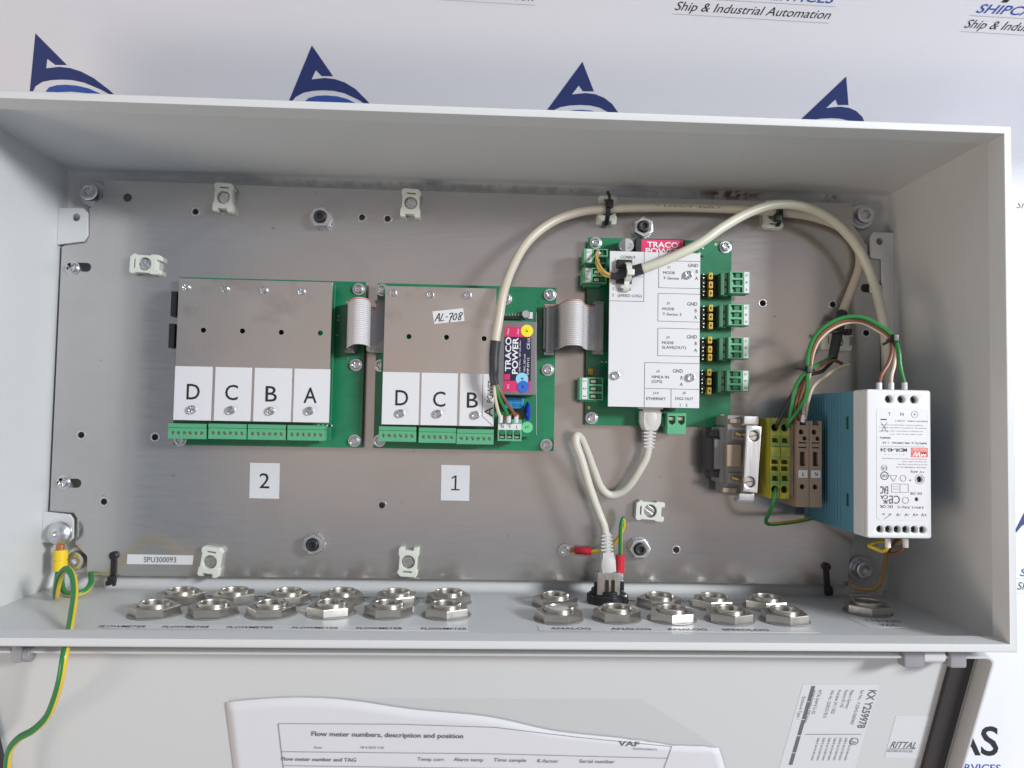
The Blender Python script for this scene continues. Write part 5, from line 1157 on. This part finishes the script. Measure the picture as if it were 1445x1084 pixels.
wire('terminal_wire', [(205.0, -26.4, 54.0), (201.7, -22.7, 62.0), (201.0, -12.1, 67.0), (201.7, -1.1, 71.0), (204.6, 6.1, 74.0), (207.5, 9.7, 76.0), (220.6, 14.8, 60.0), (234.6, 20.1, 44.0), (245.2, 24.3, 32.0)], 1.25, wgreen, 'shorter green wire from the earth terminal up to the black tie', 'wire', G2)
wire('terminal_wire', [(195.8, -27.0, 54.0), (193.7, -24.2, 62.0), (196.8, -14.9, 66.0), (201.6, -3.3, 69.0), (206.4, 6.7, 72.0), (215.5, 8.8, 64.0), (228.0, 11.7, 52.0), (236.5, 15.9, 42.0), (246.7, 22.4, 31.0)], 1.3, wblack, 'black wire running into the left earth terminal', 'wire', G2)
wire('terminal_wire', [(208.5, -24.0, 57.0), (204.2, -15.7, 64.0), (205.3, -4.1, 68.0), (209.2, 7.3, 71.0), (218.8, 12.3, 62.0), (231.4, 17.6, 50.0), (241.5, 19.9, 42.0), (249.3, 18.6, 36.0)], 1.25, wbrown, 'brown wire from the taped cable end to the terminals', 'wire', G2)
wire('terminal_wire', [(213.8, -21.0, 58.0), (214.0, -9.8, 62.0), (217.3, 0.0, 62.0), (229.1, 8.6, 56.0), (242.6, 14.8, 46.0), (252.9, 17.5, 38.0)], 1.15, wcream, 'cream wire ending loose below the taped cable', 'wire', G2)
def knot(c, ax, r, label):
    mb = MB(); c = Vector(c); d = Vector(ax).normalized(); u_ = d.cross(Vector((0, 0, 1))).normalized(); v_ = d.cross(u_)
    mb.tube([c+(u_*math.cos(2*math.pi*k/14)+v_*math.sin(2*math.pi*k/14))*r for k in range(15)], .95, 8, res=3); mb.box(-1.9, 1.9, -2.4, 2.4, -1.8, 1.8, .6, M=Matrix.Translation(c+Vector((0, 0, r+.6))+u_*1.0)); mb.tube([c+u_*1.5+Vector((0, 0, r+.5)), c+u_*(r+2.0)+Vector((0, 0, r-.6)), c+u_*(r+5.5)+Vector((0, 0, r-1.5))], .9, 6)
    o = mb.build('cable_tie', blackpl, None); tag(o, label, 'cable tie', 'black ties bundling the supply wires')
knot((256.2, 30.8, 90.0), (.6, -1, 0), 3.4, 'black cable tie bundling the arching wires above the power supply'); knot((209.0, 10.9, 73.0), (-.05, -1, -.1), 3.6, 'black cable tie bundling the wires above the terminal blocks')
# earth lead from the block to the rail
wire('earth_lead', [(194.8, -67.2, 57.0), (192.7, -70.2, 60.0), (192.2, -74.4, 60.0), (191.7, -82.5, 54.0), (192.3, -89.6, 46.0), (195.3, -92.2, 42.0), (207.2, -92.1, 38.0), (222.1, -91.0, 32.0), (240.2, -88.2, 25.0)], 1.35, [wgreen, wyellow], 'green and yellow earth lead below the left earth terminal', 'wire', stripe=(1, .5), phase=5.2)
# patch cable with its two boots
patchc = wire('patch_cable', [(116.4, -40.6, 26.0), (115.2, -49.1, 25.0), (110.5, -58.6, 24.0), (104.5, -68.7, 22.0), (98.0, -74.9, 20.0), (91.0, -76.5, 20.0), (84.6, -72.0, 22.0), (78.3, -59.5, 26.0), (72.0, -45.1, 31.0), (67.4, -36.4, 35.0), (64.3, -34.9, 38.0), (63.8, -39.2, 39.0), (67.7, -50.2, 38.0), (73.9, -69.8, 37.0), (80.1, -86.1, 36.0), (84.1, -95.7, 36.0), (85.7, -104.2, 36.0)], 2.9, patch, 'off-white network patch cable hooked from the right board to the bottom socket', 'cable', seg=14)
def boot(p0, p1, w0, w1, ribs, parent, z):
    """moulded strain relief: wide at the plug (p0), slim at the cable (p1)"""
    a, b_ = Vector(p0), Vector(p1); d = (b_-a); L_ = d.length; ang_ = math.atan2(d.y, d.x)-math.pi/2
    M_ = Matrix.Translation(a) @ Matrix.Rotation(ang_, 4, 'Z'); mb = MB()
    n_ = 8
    secs = [(0, w0, 4.6), (L_*.28, w0*.98, 4.6), (L_*.42, w0*.80, 4.3), (L_*.5, w1, 3.9)]
    rings = []
    for y_, w_, h_ in secs: rings.append([mb.bm.verts.new(M_ @ Vector((px*w_, y_, pz*h_))) for px, pz in ((-1, -.6), (-.7, -1), (.7, -1), (1, -.6), (1, .6), (.7, 1), (-.7, 1), (-1, .6))])
    for r0, r1 in zip(rings[:-1], rings[1:]):
        for k in range(8): mb.bm.faces.new((r0[k], r0[(k+1) % 8], r1[(k+1) % 8], r1[k]))
    mb.bm.faces.new(rings[0]); mb.bm.faces.new(list(reversed(rings[-1])))
    for k in range(ribs):
        y_ = L_*(.54+.46*k/ribs); w_ = w1*(1-.22*k/ribs); mb.box(-w_, w_, y_, y_+L_*.052, -3.7*(1-.15*k/ribs), 3.7*(1-.15*k/ribs), .5, M=M_)
    mb.tube([M_ @ Vector((0, L_*.45, 0)), M_ @ Vector((0, L_*.75, 0)), M_ @ Vector((0, L_, 0))], 2.9*w1/3.6*.9, 12)
    mb.lathe([(0, 0), (2.5, .2), (4.4, 1.0), (4.8, 1.6)], (0, 0, 0), 'z', 16, M=M_ @ Matrix.Translation((0, L_*.17, 4.4)) @ Matrix.Diagonal((1, 1.3, -.6, 1)) @ Matrix.Translation((0, 0, -1.2)))
    return mb.build('boot', bootpl, parent, smooth=30)
boot((117.4, -17.4, 26.0), (116.2, -43.6, 26.0), 7.4, 4.4, 5, patchc, 26)
bt = boot((86.9, -126.1, 36.0), (85.6, -100.4, 36.0), 5.6, 4.3, 5, patchc, 36)
mb = MB(); a, c = (111.1, -10.1), (123.1, -17.8); mb.box(a[0], c[0], c[1], a[1], 20.5, 31, .4); mb.build('plug', brass_nickel, patchc)
bx2('network_socket', (107.4, -1.4), (124.9, -15.8), 18.05, 33, steel, b3, .4)
mb = MB(); a, c = (79.5, -126.2), (94.8, -139.4); mb.box(a[0], c[0], c[1]-2, a[1], 31, 41, .5); mb.box(a[0]+5.5, a[0]+6.4, c[1], a[1]-2, 41, 41.4, .1); mb.box(c[0]-4.4, c[0]-3.5, c[1], a[1]-2, 41, 41.4, .1); mb.build('plug', brass_nickel, patchc)
# round black panel socket on the lower wall
c = (88.1, 31.0); sx, sz = c[0], c[1]
t = thing('panel_socket', 'round black plastic network socket fixed in the lower wall', 'socket', (sx, -148.1, sz))
def wl(prof, m_, nm, seg=32): 
    mb = MB(); mb.lathe(prof, (sx, -148.1, sz), 'y', seg); return mb.build(nm, m_, t)
wl([(0, 0), (13.6, 0), (13.6, 5.2), (12.8, 6.2), (0, 6.2)], blackpl, 'flange'); wl([(0, 6.2), (11.2, 6.2), (11.2, 8.8), (10.6, 9.4), (0, 9.4)], blackpl, 'collar', 28)
for k in range(10):
    a = 2*math.pi*k/10+.15; mb = MB(); mb.box(-1.6, 1.6, 0, 5.6, -.7, .7, .3, M=Matrix.Translation((sx+13.3*math.cos(a), -148.0, sz+13.3*math.sin(a))) @ Matrix.Rotation(-a+math.pi/2, 4, 'Y')); mb.build('grip_rib', blackpl, t)
for k, (dx, dz) in enumerate(((-9, 5), (-6, 9), (-2, 10.5), (2, 10.5), (6, 9), (9.5, 4))):
    mb = MB(); mb.box(sx+dx-1.1, sx+dx+1.1, -139, -133.5+(2.5 if 1 < k < 4 else 0), sz+dz-.8, sz+dz+.8, .3); mb.build('latch_prong', blackpl, t)
# short earth strap with red crimp sleeves
t = wire('earth_strap', [(78.9, -116.8, 14.0), (84.6, -115.7, 16.0), (91.6, -111.2, 22.0), (96.4, -103.9, 28.0), (99.1, -95.7, 31.0), (98.2, -90.6, 33.0), (96.6, -93.8, 34.0), (96.2, -104.6, 33.0), (96.7, -116.9, 31.0)], 1.35, [wgreen, wyellow], 'short green and yellow earth strap with two red crimp sleeves', 'wire', stripe=(1, .5), phase=1.2)
def sleeve(p0, p1, r, m_, parent, nm='crimp_sleeve'):
    a, b_ = Vector(p0), Vector(p1); mb = MB()
    for s0, s1, rr in ((0, .45, r), (.45, .55, r*.9), (.55, 1, r)): mb.tube([a+(b_-a)*s0, a+(b_-a)*(s0+s1)/2, a+(b_-a)*s1], rr, 14)
    return mb.build(nm, m_, parent, smooth=50)
sleeve((67.9, -116.3, 13.5), (78.9, -116.8, 14.0), 2.7, lugred, t); sleeve((96.7, -115.9, 31.0), (96.4, -128.0, 31.0), 3.1, lugred, t)
mb = MB(); c = (60.5, -116.6); mb.mesh(sheet(circle(*c, 4.2, 22)[:], [circle(*c, 2.0, 16)], PLATE+.1, PLATE+.9, .1)); mb.box(c[0]+3.6, c[0]+9, c[1]-1.5, c[1]+1.5, PLATE+.3, PLATE+2.4, .3); mb.build('ring_lug', copper, t); put_mesh(SCREW, 'screw', None, (c[0], c[1], PLATE+.9), t, 12)
mb = MB(); a, c = (94.1, -127.0), (98.2, -139.5); mb.box(a[0], c[0], c[1]-1, a[1], 28.5, 33.5, .6); [mb.box(a[0]-.2, c[0]+.2, y_, y_+.8, 28.3, 33.8, .2) for y_ in (c[1]+3, c[1]+6, c[1]+9)]; mb.build('tab_receptacle', steel, t)
# heavy earth lead from the tab at lower left out over the door
t = wire('earth_cable', [(-285.5, -133.5, 18.0), (-281.3, -140.9, 28.0), (-274.1, -145.1, 42.0), (-266.9, -136.8, 55.0), (-260.2, -126.1, 64.0), (-253.8, -121.8, 70.0), (-247.2, -124.4, 76.0), (-240.4, -132.0, 86.0), (-232.5, -142.0, 104.0), (-223.7, -150.0, 125.0), (-220.3, -154.9, 134.0), (-222.1, -166.4, 133.0), (-228.2, -180.0, 126.0), (-236.4, -193.2, 118.0), (-246.2, -202.4, 112.0), (-257.4, -209.5, 106.0), (-265.5, -218.3, 100.0), (-271.2, -232.1, 92.0), (-276.8, -255.3, 82.0)], 2.05, [wgreen, wyellow], 'thick green and yellow earth lead hanging from the lower left tab over the door', 'cable', stripe=(1, .45), phase=math.pi*1.80, seg=20)
wire('second_lead', [(-284.1, -133.6, 17.0), (-281.2, -141.2, 22.0), (-274.5, -145.0, 30.0), (-266.0, -145.2, 34.0), (-261.6, -144.0, 30.0), (-262.0, -141.0, 22.0), (-266.8, -137.3, 12.0), (-271.5, -136.0, 4.0)], 1.9, [wgreen, wyellow], None, parent=t, stripe=(1, .5), phase=4.2, seg=12)
sleeve((-284.7, -119.0, 18.5), (-284.3, -132.9, 18.5), 4.6, lugyellow, t)
mb = MB(); mb.tube([(-286.0, -114.0, 17.0), (-285.5, -117.3, 17.5), (-285.2, -120.1, 18.0)], 2.6, 10); mb.build('bare_strands', copper, t); c = (-287.7, -108.6); mb = MB(); mb.mesh(sheet(circle(*c, 7.4, 26), [circle(*c, 3.0, 16)], 14.5, 16.2, .2)); mb.box(c[0]-3.2, c[0]+3.6, c[1]-11, c[1]-5.5, 14.6, 16.3, .3); mb.build('ring_lug', steel, t)
# ochre low-voltage lead at lower right with its cream tail
t = wire('output_lead', [(265.9, -138.6, 14.0), (273.1, -140.8, 15.0), (280.9, -140.3, 17.0), (284.4, -135.2, 20.0), (285.4, -126.1, 23.0), (283.3, -115.5, 30.0), (273.5, -105.5, 50.0), (271, -99, 70), (268, -97, 80)], 1.7, wochre, 'ochre lead curling below the power supply at lower right', 'wire')
ww = wire('core', [(250.9, -95.5, 92.0), (252.0, -99.7, 90.0), (251.4, -102.5, 86.0), (248.1, -101.5, 82.0), (245.5, -100.1, 80.0), (250.2, -98.5, 78.0), (257.7, -97.9, 76.0)], 1.1, wyellow, None, parent=t); ferr((250.8, -93.6, 93.0), (0, -1, 0), ww, 1.7, 5.5)
ww = wire('core', [(262.1, -95.3, 92.0), (262.3, -100.0, 90.0), (260.6, -104.1, 84.0), (259.3, -104.7, 78.0), (268, -97, 72)], 1.1, wbrown, None, parent=t); ferr((262.0, -93.4, 93.0), (0, -1, 0), ww, 1.7, 5.5)

# ================================================================ lower wall: lock nuts, labels, small clips
def nut_meshes():
    mb = MB(); mb.mesh(sheet(circle(0, 0, 14.9, 6, math.pi/6*0), [circle(0, 0, 9.6, 32)], 0.2, 5.6, .7)); mb.lathe([(9.6, 5.2), (9.3, 4.6), (9.6, 4.0), (9.3, 3.4), (9.6, 2.8), (9.3, 2.2), (9.6, .4)], seg=32); a = shared(mb, [brass_nickel])
    mb = MB(); mb.lathe([(9.25, .3), (9.25, 7.2), (8.7, 7.8), (8.0, 7.6), (7.6, 7.0), (7.6, 1.2)], seg=36); b_ = shared(mb, [brass_nickel])
    mb = MB(); mb.lathe([(7.7, 1.4), (4, .9), (0, .8)], seg=28); c = shared(mb, [darksteel])
    mb = MB(); mb.lathe([(7.9, 6.6), (6, 7.0), (3, 7.3), (0, 7.4)], seg=28); d = shared(mb, [bootpl])
    mb = MB(); mb.lathe([(15.6, .02), (15.6, .5), (9, .5)], seg=32); e_ = shared(mb, [greypl])
    return a, b_, c, d, e_
NUT, THREAD, BLIND, PLUGW, SEAL = nut_meshes()
NR = Matrix.Rotation(-math.pi/2, 4, 'X')                # local z -> +y, off the lower wall
def locknut(p, label, plugged=False, group='lock nuts along the lower wall'):
    t = thing('lock_nut', label, 'nut', (p[0], -148.1, p[1]), group); rz = random.uniform(0, 60)
    for me, nm in ((NUT, 'nut'), (THREAD, 'threaded_sleeve'), (PLUGW if plugged else BLIND, 'blanking_disc'), (SEAL, 'seal_ring')):
        o = put_mesh(me, nm, None, (p[0], -148.1, p[1]), t); o.rotation_euler = (NR @ Matrix.Rotation(math.radians(rz), 4, 'Z')).to_euler()
    return t
names6 = ['leftmost', 'second from left', 'third from left', 'fourth from left', 'fifth from left', 'rightmost']
fr = [(-198.5, 73.0), (-163.7, 71.9), (-128.4, 70.7), (-92.2, 67.8), (-56.4, 68.4), (-20.0, 69.0)]
bk = [(-196.0, 37.5), (-161.9, 36.2), (-126.4, 36.9), (-91.2, 35.6), (-54.9, 36.3), (-20.0, 35.0)]
for i in range(6):
    locknut(fr[i], names6[i]+' nickel lock nut in the front row of the FLOWMETER group'); locknut(bk[i], names6[i]+' nickel lock nut in the back row of the FLOWMETER group')
f2 = [(49.7, 77.3), (86.6, 74.5), (121.4, 75.1), (157.8, 75.8), (192.9, 76.4)]; b2p = [(51.2, 40.4), None, (121.7, 39.9), (158.2, 40.6), (194.3, 41.3)]
nm5 = ['leftmost', 'second from left', 'middle', 'fourth from left', 'rightmost']
for i in range(5): locknut(f2[i], nm5[i]+' nickel lock nut in the front row right of centre', i == 0)
for i, lb in ((0, 'nickel lock nut behind the plugged one, left of the black socket'), (2, 'nickel lock nut in the back row just right of the black socket'), (3, 'nickel lock nut in the back row, second right of the black socket'), (4, 'nickel lock nut in the back row, third right of the black socket')): locknut(b2p[i], lb)
locknut((258.4, 52.7), 'single shaded lock nut behind the 115/230 VAC label')
def wall_label(x0, x1, z0, z1, texts, label, h=3.6):
    t = MB(); t.mesh(sheet(rect(x0, x1, -z1, -z0), [], .06, .22), M=FLOORM); o = t.build('strip_label', card, None, smooth=0); tag(o, label, 'label')
    build_print(lettering([(s, x, -z, 4, r, dict(h=hh, fit=w, z=.4, bold=.004)) for s, x, z, w, hh, r in texts], FLOORM), 'lettering', [ink], o)
a, c = (-200.3, 100.8), (-4.9, 107.7)
zt = (-112.4, 104.5)[1]-3
wall_label(fr[0][0]-16, fr[5][0]+14, zt-5.5, zt+5.0, [('FLOWMETER', p[0]-6+1.2*i, zt+.6, 26.5, 4.2, 0) for i, p in enumerate(fr)], 'long white strip printed FLOWMETER six times before the left lock nuts')
zb = bk[2][1]-13
wall_label(bk[0][0]-14, bk[5][0]+16, zb-3.5, zb+4.5, [('FLOWMETER', p[0]+13, zb+.5, 26, 3.8, 0) for p in bk[:5]], 'white strip printed FLOWMETER behind the back row of lock nuts')
zt = (94.3, 102.1)[1]-3
wall_label(f2[0][0]-14, f2[4][0]+10, zt-5.5, zt+5.5, [('ANALOG', f2[0][0]+5, zt+.6, 24, 4.2, 0), ('ANALOG', f2[1][0]+4, zt+.6, 24, 4.2, 0), ('ANALOG', f2[2][0]+3, zt+.6, 24, 4.2, 0), ('SPEEDLOG', f2[3][0]+2, zt+.6, 28, 4.2, 0)], 'long white strip printed ANALOG and SPEEDLOG before the right lock nuts')
zb = b2p[2][1]-13
wall_label(b2p[0][0]-20, b2p[4][0]+14, zb-3.5, zb+4.5, [('NMEA', b2p[2][0]-16, zb+.5, 14, 3.6, 0), ('GPS', b2p[3][0]-17, zb+.5, 11, 3.6, 0)], 'white strip label behind the right-hand back row of lock nuts')
c = (254.5, 81.5)
t = MB(); q = [(237.5, 68.1), (264.8, 74.3), (267.2, 91.1), (239.2, 91.8)]
t.mesh(sheet([(p[0], -p[1]) for p in (q[3], q[2], q[1], q[0])], [], .06, .22), M=FLOORM); o = t.build('voltage_label', card, None, smooth=0); tag(o, 'crooked white label printed 115/230 VAC in the lower right corner', 'label')
m = lettering([('115/230', (256.4, 76.3)[0], -(256.4, 76.3)[1], 5, -6, dict(fit=21, h=5.0, z=.4)), ('VAC', (254.5, 86.5)[0], -(254.5, 86.5)[1], 5, -6, dict(fit=11, h=5.0, z=.4))], FLOORM); build_print(m, 'lettering', [ink], o)
# adhesive cable clip and white stud beside the ochre lead
a = (276.5, -147.9, -1.3)
t = MB(); t.box(a[0]-8, a[0]+8, -148.05, -146.6, a[2]-9, a[2]+8, .4); t.box(a[0]-7, a[0]-1, -146.7, -140, a[2]-6, a[2]+2, .7); t.box(a[0]+1, a[0]+6, -146.7, -141, a[2]-5, a[2]+1, .7); o = t.build('adhesive_clip', natural, None); tag(o, 'small white adhesive clip under the ochre lead at lower right', 'cable clip')
a = (293.8, -147.9, 0.3)
t = MB(); t.cyl((a[0], -148.05, a[2]), 4.2, 5.5, 'y', 22, .5); t.cyl((a[0], -142.6, a[2]), 1.1, 8, 'y', 10, .2); o = t.build('plastic_stud', bootpl, None); tag(o, 'short white plastic stud on the lower wall in the right corner', 'stud')
